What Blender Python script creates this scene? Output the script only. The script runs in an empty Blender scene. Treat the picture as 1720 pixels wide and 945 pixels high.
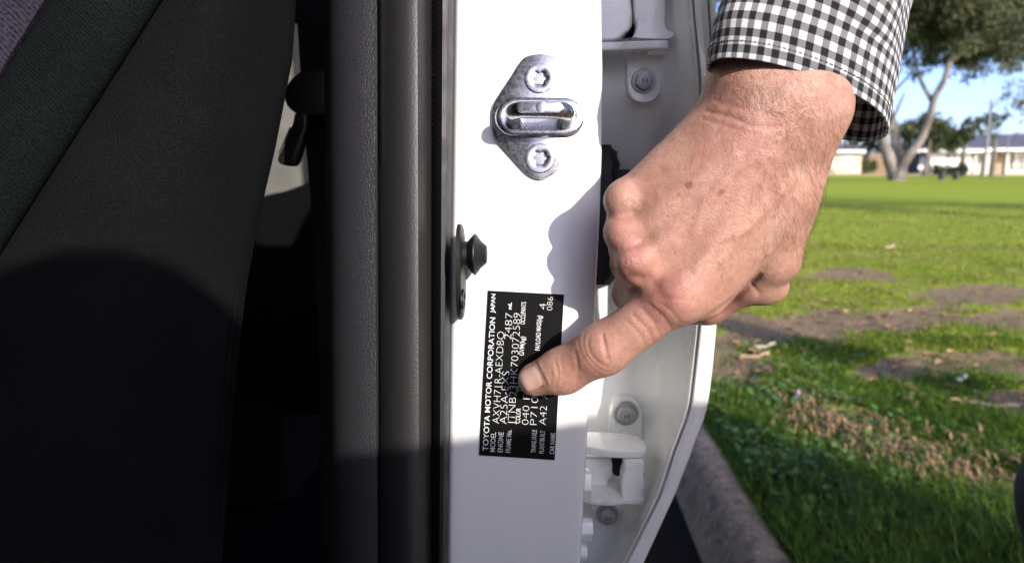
import bpy, bmesh, math, random
import numpy as np
from mathutils import Vector, Matrix, Euler, noise as mnoise

random.seed(7)
rng = np.random.default_rng(11)
sc = bpy.context.scene
COL = sc.collection
PI = math.pi

# ------------------------------------------------------------------ camera
CAM_H = 0.85
F_PX = 1146.0
VPX, VPY = 915.0, 278.0
pitch = math.atan((472.5 - VPY) / F_PX)
yaw = math.atan((VPX - 860.0) / F_PX * math.cos(pitch))
cam_data = bpy.data.cameras.new('camera')
cam_data.sensor_width = 36.0
cam_data.lens = F_PX / 1720.0 * 36.0
cam_data.clip_start = 0.02
cam_data.clip_end = 2000.0
cam_data.dof.use_dof = True
cam_data.dof.focus_distance = 0.325
cam_data.dof.aperture_fstop = 10.5
cam = bpy.data.objects.new('camera', cam_data)
COL.objects.link(cam)
cam.location = (0, 0, CAM_H)
cam.rotation_euler = Euler((PI / 2 - pitch, 0, yaw), 'XYZ')
sc.camera = cam

# ------------------------------------------------------------------ sky, sun, exposure
SUN_H = Vector((0.61, -1.0, 0)).normalized()      # horizontal direction towards the sun
SUN_EL = math.radians(21.5)
world = bpy.data.worlds.new('World'); sc.world = world
world.use_nodes = True
wn = world.node_tree; wn.nodes.clear()
sky = wn.nodes.new('ShaderNodeTexSky'); sky.sky_type = 'NISHITA'; sky.sun_disc = False
sky.sun_elevation = SUN_EL
sky.sun_rotation = math.atan2(SUN_H.x, SUN_H.y)
sky.air_density = 0.5; sky.dust_density = 1.4; sky.ozone_density = 2.0
bg = wn.nodes.new('ShaderNodeBackground'); bg.inputs['Strength'].default_value = 0.15
wo = wn.nodes.new('ShaderNodeOutputWorld')
wb = wn.nodes.new('ShaderNodeMix'); wb.data_type = 'RGBA'; wb.blend_type = 'MULTIPLY'; wb.inputs[0].default_value = 1.0
wb.inputs[7].default_value = (1.01, 0.955, 1.05, 1)              # the photograph's white balance
wn.links.new(sky.outputs[0], wb.inputs[6]); wn.links.new(wb.outputs[2], bg.inputs[0]); wn.links.new(bg.outputs[0], wo.inputs[0])
sun_data = bpy.data.lights.new('sun', 'SUN')
sun_data.energy = 2.3; sun_data.angle = math.radians(0.5); sun_data.color = (1.0, 0.93, 0.84)
sun = bpy.data.objects.new('sun', sun_data); COL.objects.link(sun)
sun_dir = Vector((SUN_H.x * math.cos(SUN_EL), SUN_H.y * math.cos(SUN_EL), math.sin(SUN_EL)))
sun.rotation_euler = sun_dir.to_track_quat('Z', 'Y').to_euler()
sun.location = sun_dir * 30
sc.view_settings.view_transform = 'Standard'
sc.view_settings.look = 'None'
sc.view_settings.exposure = 1.42
sc.view_settings.gamma = 1.0
sc.view_settings.use_curve_mapping = False
sc.render.engine = 'CYCLES'
sc.cycles.use_denoising = True
sc.cycles.max_bounces = 10; sc.cycles.diffuse_bounces = 8

# ------------------------------------------------------------------ projection helpers
_R = np.array(cam.rotation_euler.to_matrix())

def P(u, v, y):
    """world point seen at photograph pixel (u, v) standing y metres ahead of the camera"""
    d = _R @ np.array([(u - 860.0) / F_PX, -(v - 472.5) / F_PX, -1.0])
    t = y / d[1]
    return Vector((d[0] * t, y, CAM_H + d[2] * t))

def G(u, v, z=0.0):
    d = _R @ np.array([(u - 860.0) / F_PX, -(v - 472.5) / F_PX, -1.0])
    t = (z - CAM_H) / d[2]
    return Vector((d[0] * t, d[1] * t, z))

def project(pts):
    q = (np.asarray(pts) - np.array([0, 0, CAM_H])) @ _R
    w = -q[:, 2]
    w = np.where(w < 1e-4, 1e-4, w)
    return 860.0 + F_PX * q[:, 0] / w, 472.5 - F_PX * q[:, 1] / w

# ------------------------------------------------------------------ object helpers
def tag(o, label=None, cat=None, group=None, kind=None):
    if label: o['label'] = label
    if cat: o['category'] = cat
    if group: o['group'] = group
    if kind: o['kind'] = kind
    return o

def empty(name, loc=(0, 0, 0)):
    o = bpy.data.objects.new(name, None); COL.objects.link(o)
    o.location = loc; o.empty_display_size = 0.05
    return o

def wm(o):
    b = Matrix.LocRotScale(o.location, o.rotation_euler, o.scale)
    return b if o.parent is None else wm(o.parent) @ o.matrix_parent_inverse @ b

def link(name, me, mat=None, parent=None, smooth=True, angle=40):
    if mat is not None: me.materials.append(mat)
    if smooth:
        me.polygons.foreach_set('use_smooth', [True] * len(me.polygons))
        if angle: me.set_sharp_from_angle(angle=math.radians(angle))
    o = bpy.data.objects.new(name, me); COL.objects.link(o)
    if parent is not None:
        o.parent = parent
        m = wm(parent)
        o.matrix_parent_inverse = m.inverted()
    return o

def mesh_np(name, verts, faces):
    """verts (n,3), faces (m,k) all with k corners"""
    verts = np.asarray(verts, dtype=np.float32); faces = np.asarray(faces, dtype=np.int32)
    me = bpy.data.meshes.new(name)
    k = faces.shape[1]
    me.vertices.add(len(verts)); me.vertices.foreach_set('co', verts.ravel())
    me.loops.add(faces.size); me.loops.foreach_set('vertex_index', faces.ravel())
    me.polygons.add(len(faces))
    me.polygons.foreach_set('loop_start', np.arange(0, faces.size, k, dtype=np.int32))
    me.update(calc_edges=True)
    return me

def pyd(name, verts, faces):
    me = bpy.data.meshes.new(name)
    me.from_pydata([tuple(v) for v in verts], [], faces)
    me.update()
    return me

def bm_mesh(name, bm, recalc=True):
    if recalc: bmesh.ops.recalc_face_normals(bm, faces=bm.faces)
    me = bpy.data.meshes.new(name); bm.to_mesh(me); bm.free()
    return me

def loft(rows, closed=False, name='loft'):
    n = len(rows[0]); V = [tuple(p) for r in rows for p in r]; Fc = []
    for i in range(len(rows) - 1):
        for j in range(n if closed else n - 1):
            a = i * n + j; b = i * n + (j + 1) % n
            Fc.append((a, b, b + n, a + n))
    return pyd(name, V, Fc)

def prism_mesh(outline, direction, bevel=0.0, segs=2, name='prism'):
    """outline: list of Vectors (planar), pushed along direction, edges bevelled"""
    bm = bmesh.new()
    n = len(outline)
    a = [bm.verts.new(p) for p in outline]
    b = [bm.verts.new(Vector(p) + direction) for p in outline]
    bm.faces.new(a); bm.faces.new(b[::-1])
    for i in range(n):
        bm.faces.new((a[i], b[i], b[(i + 1) % n], a[(i + 1) % n]))
    bmesh.ops.recalc_face_normals(bm, faces=bm.faces)
    if bevel > 0:
        es = [e for e in bm.edges if len(e.link_faces) == 2 and e.calc_face_angle(0) > 0.6]
        bmesh.ops.bevel(bm, geom=es, offset=bevel, segments=segs, affect='EDGES', profile=0.6, clamp_overlap=True)
    return bm_mesh(name, bm)

def box_mesh(lo, hi, bevel=0.0, segs=2):
    lo = Vector(lo); hi = Vector(hi)
    o = [Vector((lo.x, lo.y, lo.z)), Vector((hi.x, lo.y, lo.z)), Vector((hi.x, hi.y, lo.z)), Vector((lo.x, hi.y, lo.z))]
    return prism_mesh(o, Vector((0, 0, hi.z - lo.z)), bevel, segs)

def tube_mesh(pts, radii, n=8, cap=True, name='tube'):
    V = []; Fc = []
    pts = [Vector(p) for p in pts]
    ref = Vector((0.3, 0.2, 0.9)).normalized()
    for i, p in enumerate(pts):
        t = (pts[min(i + 1, len(pts) - 1)] - pts[max(i - 1, 0)]).normalized()
        r0 = ref if abs(t.dot(ref)) < 0.95 else Vector((1, 0, 0))
        a = t.cross(r0).normalized(); b = t.cross(a)
        for k in range(n):
            an = 2 * PI * k / n
            V.append(p + (a * math.cos(an) + b * math.sin(an)) * radii[i])
    for i in range(len(pts) - 1):
        for k in range(n):
            Fc.append((i * n + k, i * n + (k + 1) % n, (i + 1) * n + (k + 1) % n, (i + 1) * n + k))
    if cap:
        Fc.append(tuple(range(n))[::-1]); Fc.append(tuple((len(pts) - 1) * n + k for k in range(n)))
    return V, Fc

def join_vf(parts):
    V = []; Fc = []
    for v, f in parts:
        o = len(V); V += list(v); Fc += [tuple(i + o for i in x) for x in f]
    return V, Fc

def revolve(profile, origin, axis, n=32, name='rev'):
    """profile: (along axis, radius) list"""
    axis = Vector(axis).normalized(); origin = Vector(origin)
    r0 = Vector((0, 0, 1)) if abs(axis.z) < 0.9 else Vector((1, 0, 0))
    a = axis.cross(r0).normalized(); b = axis.cross(a)
    V = []; Fc = []
    for (h, r) in profile:
        for k in range(n):
            an = 2 * PI * k / n
            V.append(origin + axis * h + (a * math.cos(an) + b * math.sin(an)) * max(r, 1e-5))
    for i in range(len(profile) - 1):
        for k in range(n):
            Fc.append((i * n + k, i * n + (k + 1) % n, (i + 1) * n + (k + 1) % n, (i + 1) * n + k))
    Fc.append(tuple(range(n))); Fc.append(tuple((len(profile) - 1) * n + k for k in range(n)))
    bm = bmesh.new(); vs = [bm.verts.new(v) for v in V]
    for f in Fc: bm.faces.new([vs[i] for i in f])
    return bm_mesh(name, bm)

def smooth_poly(pts, times=2):
    """Chaikin corner cutting of a closed outline"""
    pts = [Vector(p) for p in pts]
    for _ in range(times):
        q = []
        for i in range(len(pts)):
            a = pts[i]; b = pts[(i + 1) % len(pts)]
            q += [a * 0.78 + b * 0.22, a * 0.22 + b * 0.78]
        pts = q
    return pts

# ------------------------------------------------------------------ material helpers
class NT:
    def __init__(self, name):
        self.m = bpy.data.materials.new(name); self.m.use_nodes = True
        self.t = self.m.node_tree; self.b = self.t.nodes['Principled BSDF']
    def n(self, kind, **kw):
        nd = self.t.nodes.new(kind)
        for k, v in kw.items():
            if k in nd.inputs: nd.inputs[k].default_value = v
            else: setattr(nd, k, v)
        return nd
    def l(self, a, b): self.t.links.new(a, b)
    def coord(self, kind='Object', scale=1.0):
        tc = self.n('ShaderNodeTexCoord'); mp = self.n('ShaderNodeMapping')
        mp.inputs['Scale'].default_value = (scale,) * 3 if not hasattr(scale, '__len__') else scale
        self.l(tc.outputs[kind], mp.inputs[0]); return mp.outputs[0]
    def noise(self, vec, scale, detail=4, rough=0.55):
        nd = self.n('ShaderNodeTexNoise'); nd.inputs['Scale'].default_value = scale
        nd.inputs['Detail'].default_value = detail; nd.inputs['Roughness'].default_value = rough
        if vec is not None: self.l(vec, nd.inputs['Vector'])
        return nd.outputs['Fac']
    def ramp(self, fac, stops):
        r = self.n('ShaderNodeValToRGB'); self.l(fac, r.inputs[0])
        e = r.color_ramp.elements
        while len(e) < len(stops): e.new(0.5)
        for i, (p, c) in enumerate(stops):
            e[i].position = p; e[i].color = (c[0], c[1], c[2], 1) if hasattr(c, '__len__') else (c, c, c, 1)
        return r.outputs[0]
    def mix(self, fac, a, b, mode='MIX'):
        m = self.n('ShaderNodeMix'); m.data_type = 'RGBA'; m.blend_type = mode
        for sock, val in ((m.inputs[0], fac), (m.inputs[6], a), (m.inputs[7], b)):
            if isinstance(val, bpy.types.NodeSocket): self.l(val, sock)
            elif hasattr(val, '__len__'): sock.default_value = (val[0], val[1], val[2], 1)
            else: sock.default_value = val
        return m.outputs[2]
    def math(self, op, a, b=None, c=None):
        m = self.n('ShaderNodeMath'); m.operation = op
        for i, val in enumerate((a, b, c)):
            if val is None: continue
            if isinstance(val, bpy.types.NodeSocket): self.l(val, m.inputs[i])
            else: m.inputs[i].default_value = val
        return m.outputs[0]
    def bump(self, height, strength=0.3, dist=0.001, normal=None):
        b = self.n('ShaderNodeBump'); b.inputs['Strength'].default_value = strength
        b.inputs['Distance'].default_value = dist
        self.l(height, b.inputs['Height'])
        if normal is not None: self.l(normal, b.inputs['Normal'])
        return b.outputs[0]
    def set(self, **kw):
        for k, v in kw.items():
            key = {'base': 'Base Color', 'rough': 'Roughness', 'metal': 'Metallic', 'normal': 'Normal', 'coat': 'Coat Weight',
                   'coat_rough': 'Coat Roughness', 'spec': 'Specular IOR Level', 'sheen': 'Sheen Weight', 'sss': 'Subsurface Weight',
                   'trans': 'Transmission Weight'}[k]
            s = self.b.inputs[key]
            if isinstance(v, bpy.types.NodeSocket): self.l(v, s)
            elif hasattr(v, '__len__'): s.default_value = (v[0], v[1], v[2], 1)
            else: s.default_value = v
        return self.m

def simple(name, col, rough=0.6, metal=0.0, var=0.15, nscale=30, bump=0.0, bscale=200, bdist=0.0005, spec=0.5, coat=0.0):
    t = NT(name); c = t.coord('Object')
    nz = t.noise(c, nscale, 5)
    lo = [x * (1 - var) for x in col]; hi = [min(1, x * (1 + var)) for x in col]
    t.set(base=t.ramp(nz, [(0.3, lo), (0.7, hi)]), metal=metal, spec=spec, coat=coat)
    t.set(rough=t.ramp(t.noise(c, nscale * 3, 3), [(0.3, max(0, rough - 0.07)), (0.7, min(1, rough + 0.07))]))
    if bump > 0: t.set(normal=t.bump(t.noise(c, bscale, 4), bump, bdist))
    return t.m

M = {}
# car paint: white enamel, with road dust where noise says
def paint_mat(name, dirt):
    t = NT(name); c = t.coord('Object')
    n1 = t.noise(c, 28, 6, 0.65)
    n2 = t.noise(c, 160, 5, 0.7)
    d = t.math('MULTIPLY', t.ramp(n1, [(0.45, 0.0), (0.75, 1.0)]), t.ramp(n2, [(0.42, 0.0), (0.7, 1.0)]))
    d = t.math('MULTIPLY', d, dirt)
    t.set(base=t.mix(d, (0.85, 0.86, 0.85), (0.34, 0.29, 0.22)), rough=t.math('ADD', t.math('MULTIPLY', d, 0.5), 0.24), coat=0.5, coat_rough=0.08)
    t.set(normal=t.bump(t.noise(c, 700, 3), 0.05, 0.0002))
    return t.m
M['paint'] = paint_mat('white_paint', 0.03)
M['paint_jamb'] = paint_mat('white_paint_door_edge', 0.3)
M['paint_hinge'] = paint_mat('white_paint_hinge', 1.0)
M['rubber'] = simple('black_rubber', (0.008, 0.008, 0.0085), 0.5, spec=0.4, bump=0.25, bscale=1200, bdist=0.0003)
M['plastic'] = simple('black_plastic', (0.006, 0.006, 0.0065), 0.42, bump=0.1, bscale=900, bdist=0.0002)
M['webbing'] = simple('belt_webbing', (0.004, 0.004, 0.005), 0.8, spec=0.1)
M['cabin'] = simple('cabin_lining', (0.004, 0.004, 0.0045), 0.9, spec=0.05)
M['beige'] = simple('grey_rear_trim', (0.13, 0.13, 0.115), 0.8, bump=0.2, bscale=500)
# grained vinyl of the pillar trim
t = NT('grained_vinyl'); c = t.coord('Object', (1, 1, 0.8))
vo = t.n('ShaderNodeTexVoronoi'); vo.inputs['Scale'].default_value = 700; vo.feature = 'DISTANCE_TO_EDGE'; t.l(c, vo.inputs['Vector'])
h = t.math('ADD', t.math('MULTIPLY', t.ramp(vo.outputs['Distance'], [(0.0, 0.0), (0.16, 1.0)]), 0.7), t.math('MULTIPLY', t.noise(c, 900, 3), 0.4))
t.set(base=(0.024, 0.024, 0.028), rough=0.42, spec=0.55, normal=t.bump(h, 0.4, 0.0004)); M['vinyl'] = t.m
# satin rubber of the big seal: fine leathery pebble
t = NT('seal_rubber'); c = t.coord('Object', (1, 1, 1))
h = t.noise(c, 1100, 3, 0.6)
t.set(base=(0.026, 0.0255, 0.026), rough=0.42, spec=0.5, normal=t.bump(h, 0.35, 0.0005)); M['seal'] = t.m
# seat cloth: twill
def cloth(name, col, sc_=900, sheen=0.3):
    t = NT(name); c = t.coord('Object')
    w = t.n('ShaderNodeTexWave'); w.inputs['Scale'].default_value = sc_ / 3; w.inputs['Distortion'].default_value = 2.5; w.inputs['Detail'].default_value = 2
    w.bands_direction = 'DIAGONAL'; t.l(c, w.inputs['Vector'])
    vo = t.n('ShaderNodeTexVoronoi'); vo.inputs['Scale'].default_value = sc_; t.l(c, vo.inputs['Vector'])
    h = t.math('ADD', t.math('MULTIPLY', w.outputs['Fac'], 0.4), t.math('MULTIPLY', vo.outputs['Distance'], 0.9))
    nz = t.noise(c, 25, 4)
    f = t.math('MULTIPLY', t.ramp(nz, [(0.3, 0.8), (0.7, 1.15)]), t.ramp(h, [(0.15, 0.35), (0.85, 1.5)]))
    mm = t.n('ShaderNodeMix'); mm.data_type = 'RGBA'; mm.blend_type = 'MULTIPLY'; mm.inputs[0].default_value = 1
    mm.inputs[6].default_value = (col[0], col[1], col[2], 1); t.l(f, mm.inputs[7])
    t.set(base=mm.outputs[2], rough=0.9, sheen=sheen, normal=t.bump(h, 0.5, 0.0006), spec=0.08)
    return t.m
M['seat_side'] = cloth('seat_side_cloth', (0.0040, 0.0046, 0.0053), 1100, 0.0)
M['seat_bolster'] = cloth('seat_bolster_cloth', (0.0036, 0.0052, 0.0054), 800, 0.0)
M['seat_insert'] = cloth('seat_insert_cloth', (0.020, 0.018, 0.028), 600, 0.0)
# zinc plated steel
t = NT('zinc_plated_steel'); c = t.coord('Object')
nz = t.noise(c, 420, 6, 0.7); n2 = t.noise(c, 60, 4)
t.set(base=t.ramp(n2, [(0.3, (0.46, 0.46, 0.49)), (0.7, (0.56, 0.57, 0.60))]), metal=1.0, rough=t.ramp(nz, [(0.35, 0.22), (0.7, 0.34)]), normal=t.bump(nz, 0.08, 0.0003)); M['zinc'] = t.m
M['zinc_dull'] = simple('dull_bolt_steel', (0.42, 0.43, 0.43), 0.45, metal=0.7, bump=0.2, bscale=900)
M['gap_shade_and_mark'] = simple('gap_shade_and_mark_black', (0.008, 0.008, 0.009), 0.8)  # black for bolt marks and for shade painted into the hinge openings
M['plate_black'] = simple('black_label_film', (0.003, 0.003, 0.0035), 0.5, spec=0.12, bump=0.05, bscale=150, bdist=0.0004)
M['ink_white'] = simple('white_print', (0.70, 0.70, 0.70), 0.6, var=0.05)

# ================================================================== THE SETTING: ground, road, kerb
def vnoise(x, y, s, seed=0):
    """smooth value noise on numpy arrays"""
    x = np.asarray(x) / s; y = np.asarray(y) / s
    xi = np.floor(x).astype(np.int64); yi = np.floor(y).astype(np.int64)
    fx = x - xi; fy = y - yi
    fx = fx * fx * (3 - 2 * fx); fy = fy * fy * (3 - 2 * fy)
    def hsh(a, b):
        n = (a * 374761393 + b * 668265263 + seed * 974711) & 0x7fffffff
        n = ((n ^ (n >> 13)) * 1274126177) & 0x7fffffff
        return ((n ^ (n >> 16)) & 0xffff) / 65535.0
    return (hsh(xi, yi) * (1 - fx) * (1 - fy) + hsh(xi + 1, yi) * fx * (1 - fy) + hsh(xi, yi + 1) * (1 - fx) * fy + hsh(xi + 1, yi + 1) * fx * fy)

def fbm(x, y, s, seed=0, oct=4):
    a = 0; w = 0.5; tot = 0
    for i in range(oct):
        a = a + w * vnoise(x, y, s, seed + i); tot += w; w *= 0.55; s *= 0.5
    return a / tot

DIRT = [(1440, 459, 95, 12, 1.0), (1640, 494, 120, 13, 1.1), (1400, 545, 90, 11, 0.8), (1530, 548, 70, 9, 0.7), (1560, 604, 90, 14, 0.9),
        (1235, 612, 55, 32, 1.0), (1480, 628, 70, 10, 0.6), (1330, 640, 60, 12, 0.5), (1700, 600, 60, 10, 0.5), (1300, 500, 60, 8, 0.5),
        (1420, 690, 40, 10, 0.6), (1560, 745, 90, 14, 0.7), (1660, 800, 80, 22, 0.8), (1640, 415, 90, 6, 0.4)]
GREEN = [(1420, 500, 70, 14), (1480, 570, 50, 10), (1640, 560, 90, 14), (1500, 660, 130, 14), (1300, 700, 90, 28), (1300, 585, 60, 12), (1640, 640, 80, 15), (1330, 860, 150, 70)]
def dirt_mask(x, y):
    u, v = project(np.stack([x, y, np.zeros_like(x)], 1))
    d = (fbm(x, y, 0.9, 3) - 0.56) * 2.2 + (fbm(x, y, 0.22, 9) - 0.5) * 1.1
    for (a, b, su, sv, w) in DIRT: d = d + w * np.exp(-((u - a) / su) ** 2 - ((v - b) / sv) ** 2)
    for (a, b, su, sv) in GREEN: d = d - 0.8 * np.exp(-((u - a) / su) ** 2 - ((v - b) / sv) ** 2)
    d = d + 0.28 * np.exp(-((v - 565) / 85) ** 2) + 0.4 * (fbm(x, y, 0.13, 17, 2) - 0.45)
    far = np.clip((y - 4.5) / 4.0, 0, 1)
    d = d - far * 1.0
    return np.clip(d, 0, 1)

KERB_R, KERB_L = 0.54, 0.40
gx = np.unique(np.concatenate([np.linspace(KERB_R - 0.01, 5, 120), 5 + np.geomspace(0.05, 395, 70)]))
gy = np.unique(np.concatenate([-np.geomspace(0.2, 120, 25), np.linspace(0, 1, 8), np.linspace(1, 7, 170), 7 + np.geomspace(0.05, 900, 90)]))
X, Y = np.meshgrid(gx, gy, indexing='ij')
xs = X.ravel(); ys = Y.ravel()
dm = dirt_mask(xs, ys)
amp = np.clip(1.3 - ys / 12, 0.15, 1) * (np.abs(xs - KERB_R) > 0.02)
zs = ((fbm(xs, ys, 0.5, 5) - 0.5) * 0.05 + (fbm(xs, ys, 0.12, 6) - 0.5) * 0.018) * amp - 0.018 * dm * amp
def ground_z(x, y):
    d = dirt_mask(x, y); a = np.clip(1.3 - y / 12, 0.15, 1) * (np.abs(x - KERB_R) > 0.02)
    return ((fbm(x, y, 0.5, 5) - 0.5) * 0.05 + (fbm(x, y, 0.12, 6) - 0.5) * 0.018) * a - 0.018 * d * a
nxg, nyg = X.shape
idx = np.arange(nxg * nyg).reshape(nxg, nyg)
fc = np.stack([idx[:-1, :-1].ravel(), idx[1:, :-1].ravel(), idx[1:, 1:].ravel(), idx[:-1, 1:].ravel()], 1)
gme = mesh_np('ground', np.stack([xs, ys, zs], 1), fc)
at = gme.attributes.new('dirt', 'FLOAT', 'POINT'); at.data.foreach_set('value', dm.astype(np.float32))
t = NT('park_lawn'); c = t.coord('Object')
a = t.n('ShaderNodeAttribute', attribute_name='dirt')
n1 = t.noise(c, 1.1, 6, 0.6); n2 = t.noise(c, 14, 6, 0.7); n3 = t.noise(c, 90, 4, 0.7)
grass = t.mix(t.ramp(n1, [(0.35, 0), (0.65, 1)]), (0.180, 0.310, 0.006), (0.300, 0.400, 0.008))
grass = t.mix(t.ramp(n2, [(0.30, 0.1), (0.65, 0.9)]), grass, (0.40, 0.43, 0.045))
grass = t.mix(t.ramp(n3, [(0.4, 0.0), (0.7, 0.6)]), grass, (0.07, 0.115, 0.010))
soil = t.mix(n2, (0.13, 0.078, 0.045), (0.33, 0.225, 0.14))
soil = t.mix(t.ramp(n3, [(0.45, 0), (0.7, 0.8)]), soil, (0.40, 0.30, 0.20))
f = t.ramp(t.math('ADD', a.outputs['Fac'], t.math('MULTIPLY', t.math('SUBTRACT', n2, 0.5), 0.7)), [(0.22, 0), (0.42, 1)])
t.set(base=t.mix(f, grass, soil), rough=0.95, spec=0.15, normal=t.bump(n3, 0.6, 0.02))
ground = tag(link('ground', gme, t.m, angle=None), kind='structure')

# road beneath the car and the gutter
t = NT('asphalt'); c = t.coord('Object')
n1 = t.noise(c, 260, 4, 0.7); n2 = t.noise(c, 6, 5)
t.set(base=t.mix(n2, (0.012, 0.008, 0.005), (0.024, 0.017, 0.011)), spec=0.1, rough=0.9, normal=t.bump(n1, 0.8, 0.004))
road = tag(link('road', pyd('road', [(-8, -40, -0.135), (KERB_L + 0.02, -40, -0.135), (KERB_L + 0.02, 120, -0.135), (-8, 120, -0.135)], [(0, 1, 2, 3)]), t.m), kind='structure')
t = NT('old_concrete'); c = t.coord('Object')
n1 = t.noise(c, 9, 6, 0.65); n2 = t.noise(c, 120, 5, 0.7); n3 = t.noise(c, 35, 4, 0.6)
b = t.mix(n1, (0.22, 0.135, 0.075), (0.54, 0.40, 0.265))
b = t.mix(t.ramp(n2, [(0.52, 0), (0.66, 0.8)]), b, (0.11, 0.072, 0.048))
b = t.mix(t.ramp(t.noise(c, 75, 2, 0.5), [(0.66, 0), (0.70, 0.9)]), b, (0.62, 0.56, 0.50))
b = t.mix(t.ramp(n3, [(0.38, 0.65), (0.52, 0)]), b, (0.14, 0.095, 0.065))
t.set(base=b, rough=0.92, normal=t.bump(n2, 0.7, 0.004)); M['concrete'] = t.m
kp = [(KERB_L + 0.003, -0.2), (KERB_L + 0.005, -0.125), (KERB_L + 0.03, -0.04), (KERB_L + 0.045, -0.008), (KERB_L + 0.065, 0.012), (KERB_R - 0.025, 0.018), (KERB_R - 0.006, 0.008), (KERB_R, -0.02), (KERB_R, -0.2)]
rows = []
yy = np.concatenate([np.linspace(-30, 0.5, 20), np.linspace(0.6, 5, 160), np.geomspace(5.2, 118, 40)])
for y in yy:
    rows.append([(x + 0.006 * (mnoise.noise((x * 3, y * 1.7, 0))) * min(1, max(0.15, (z + 0.14) / 0.1)) + 0.003 * mnoise.noise((x * 20, y * 14, z * 20)) * (z > -0.12), y, z + 0.005 * mnoise.noise((y * 2.3, 7, x * 9)) + 0.006 * mnoise.noise((x * 26, y * 18, 5)) + 0.003 * mnoise.noise((x * 70, y * 60, 9))) for x, z in kp])
kerb = tag(link('kerb', loft(rows), M['concrete'], angle=None), kind='structure')

# grass blades close to the camera (uncountable)
def blades(n, ymin, ymax, length, width, seed, power=1.0, keep_dirt=0.12):
    r = np.random.default_rng(seed)
    y = ymin + (ymax - ymin) * r.random(n) ** power
    x = KERB_R + 0.0 + r.random(n) * (0.78 * y - KERB_R + 0.15)
    d = dirt_mask(x, y)
    k = r.random(n) > np.clip(d * 2.2, 0, 1 - keep_dirt)
    x = x[k]; y = y[k]; n = len(x); z = ground_z(x, y)
    tall = np.exp(-((y - 1.5) / 0.5) ** 2) * 0.55 + 0.32 + 0.6 * fbm(x, y, 0.25, 21)
    L = length * (0.5 + r.random(n)) * tall
    w = width * (0.6 + 0.8 * r.random(n))
    th = r.random(n) * 2 * PI; lean = 0.25 + 0.9 * r.random(n)
    dx = np.cos(th) * lean; dy = np.sin(th) * lean
    px = -np.sin(th); py = np.cos(th)
    def st(fr, ww):
        cx = x + dx * L * fr ** 1.6; cy = y + dy * L * fr ** 1.6; cz = z - 0.004 + L * (fr - 0.35 * lean * fr * fr)
        return np.stack([cx - px * w * ww, cy - py * w * ww, cz], 1), np.stack([cx + px * w * ww, cy + py * w * ww, cz], 1)
    a0, b0 = st(0.0, 0.5); a1, b1 = st(0.5, 0.42); a2, b2 = st(1.0, 0.05)
    V = np.stack([a0, b0, a1, b1, a2, b2], 1).reshape(-1, 3)
    o = np.arange(n)[:, None] * 6
    Fq = np.concatenate([o + np.array([[0, 1, 3, 2]]), o + np.array([[2, 3, 5, 4]])])
    hue = np.repeat(np.clip(r.random(n) ** 1.4 * 0.6 - 0.02 + 0.6 * (fbm(x, y, 0.35, 33) - 0.35) + np.clip((y - 2.4) / 4.0, 0, 0.55), 0, 1), 6)
    return V, Fq, hue
Vs = []; Fs = []; Hs = []; off = 0
for args in ((52000, 1.15, 3.4, 0.050, 0.0042, 1, 1.0), (52000, 3.0, 7.5, 0.045, 0.0055, 2, 1.0), (30000, 7.0, 16.0, 0.045, 0.012, 3, 1.0)):
    v_, f_, h_ = blades(*args)
    Vs.append(v_); Fs.append(f_ + off); Hs.append(h_); off += len(v_)
ame = mesh_np('grass', np.concatenate(Vs), np.concatenate(Fs))
at = ame.attributes.new('hue', 'FLOAT', 'POINT'); at.data.foreach_set('value', np.concatenate(Hs).astype(np.float32))
t = NT('grass_blade'); a = t.n('ShaderNodeAttribute', attribute_name='hue')
t.set(base=t.ramp(a.outputs['Fac'], [(0.0, (0.024, 0.062, 0.006)), (0.35, (0.050, 0.110, 0.008)), (0.6, (0.115, 0.175, 0.012)), (0.85, (0.25, 0.30, 0.025)), (1.0, (0.36, 0.30, 0.12))]), rough=0.6, spec=0.25)
tr = t.n('ShaderNodeBsdfTranslucent'); tr.inputs[0].default_value = (0.10, 0.20, 0.02, 1)
mxs = t.n('ShaderNodeMixShader'); mxs.inputs[0].default_value = 0.3
t.l(t.b.outputs[0], mxs.inputs[1]); t.l(tr.outputs[0], mxs.inputs[2]); t.l(mxs.outputs[0], t.t.nodes['Material Output'].inputs[0])
grass_o = tag(link('grass', ame, t.m, smooth=False), 'green grass blades and clover growing beside the concrete kerb', 'grass', kind='stuff')

# broad clover leaves in the near verge
def leaf_scatter(pts, size, seed, aspect=0.45, lift=0.02, curl=0.25, tilt=0.5):
    r = np.random.default_rng(seed); n = len(pts)
    th = r.random(n) * 2 * PI; s = size * (0.5 + r.random(n))
    ax = np.stack([np.cos(th), np.sin(th), (r.random(n) - 0.5) * 2 * tilt], 1)
    ax /= np.linalg.norm(ax, axis=1)[:, None]
    sd = np.stack([-np.sin(th), np.cos(th), (r.random(n) - 0.5) * 2 * tilt], 1)
    up = np.array([0, 0, 1.0])
    z = lift * r.random(n)
    base = pts + z[:, None] * up
    k = [(-1, 0, 0), (-0.35, 1, 1), (0.35, 0.8, 1), (1, 0, 0.2), (0.35, -0.8, 1), (-0.35, -1, 1)]
    V = np.stack([base + ax * (s * a_)[:, None] + sd * (s * aspect * b_)[:, None] + up * (s * curl * (c_ - 0.5))[:, None] for a_, b_, c_ in k], 1).reshape(-1, 3)
    o = np.arange(n)[:, None] * 6
    Fq = np.concatenate([o + np.array([[0, 1, 2, 3]]), o + np.array([[0, 3, 4, 5]])])
    return V, Fq
r = np.random.default_rng(5)
n = 7000
y = 1.3 + 1.9 * r.random(n); x = KERB_R + 0.03 + r.random(n) * 0.9
u_, v_ = project(np.stack([x, y, 0 * x], 1))
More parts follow.
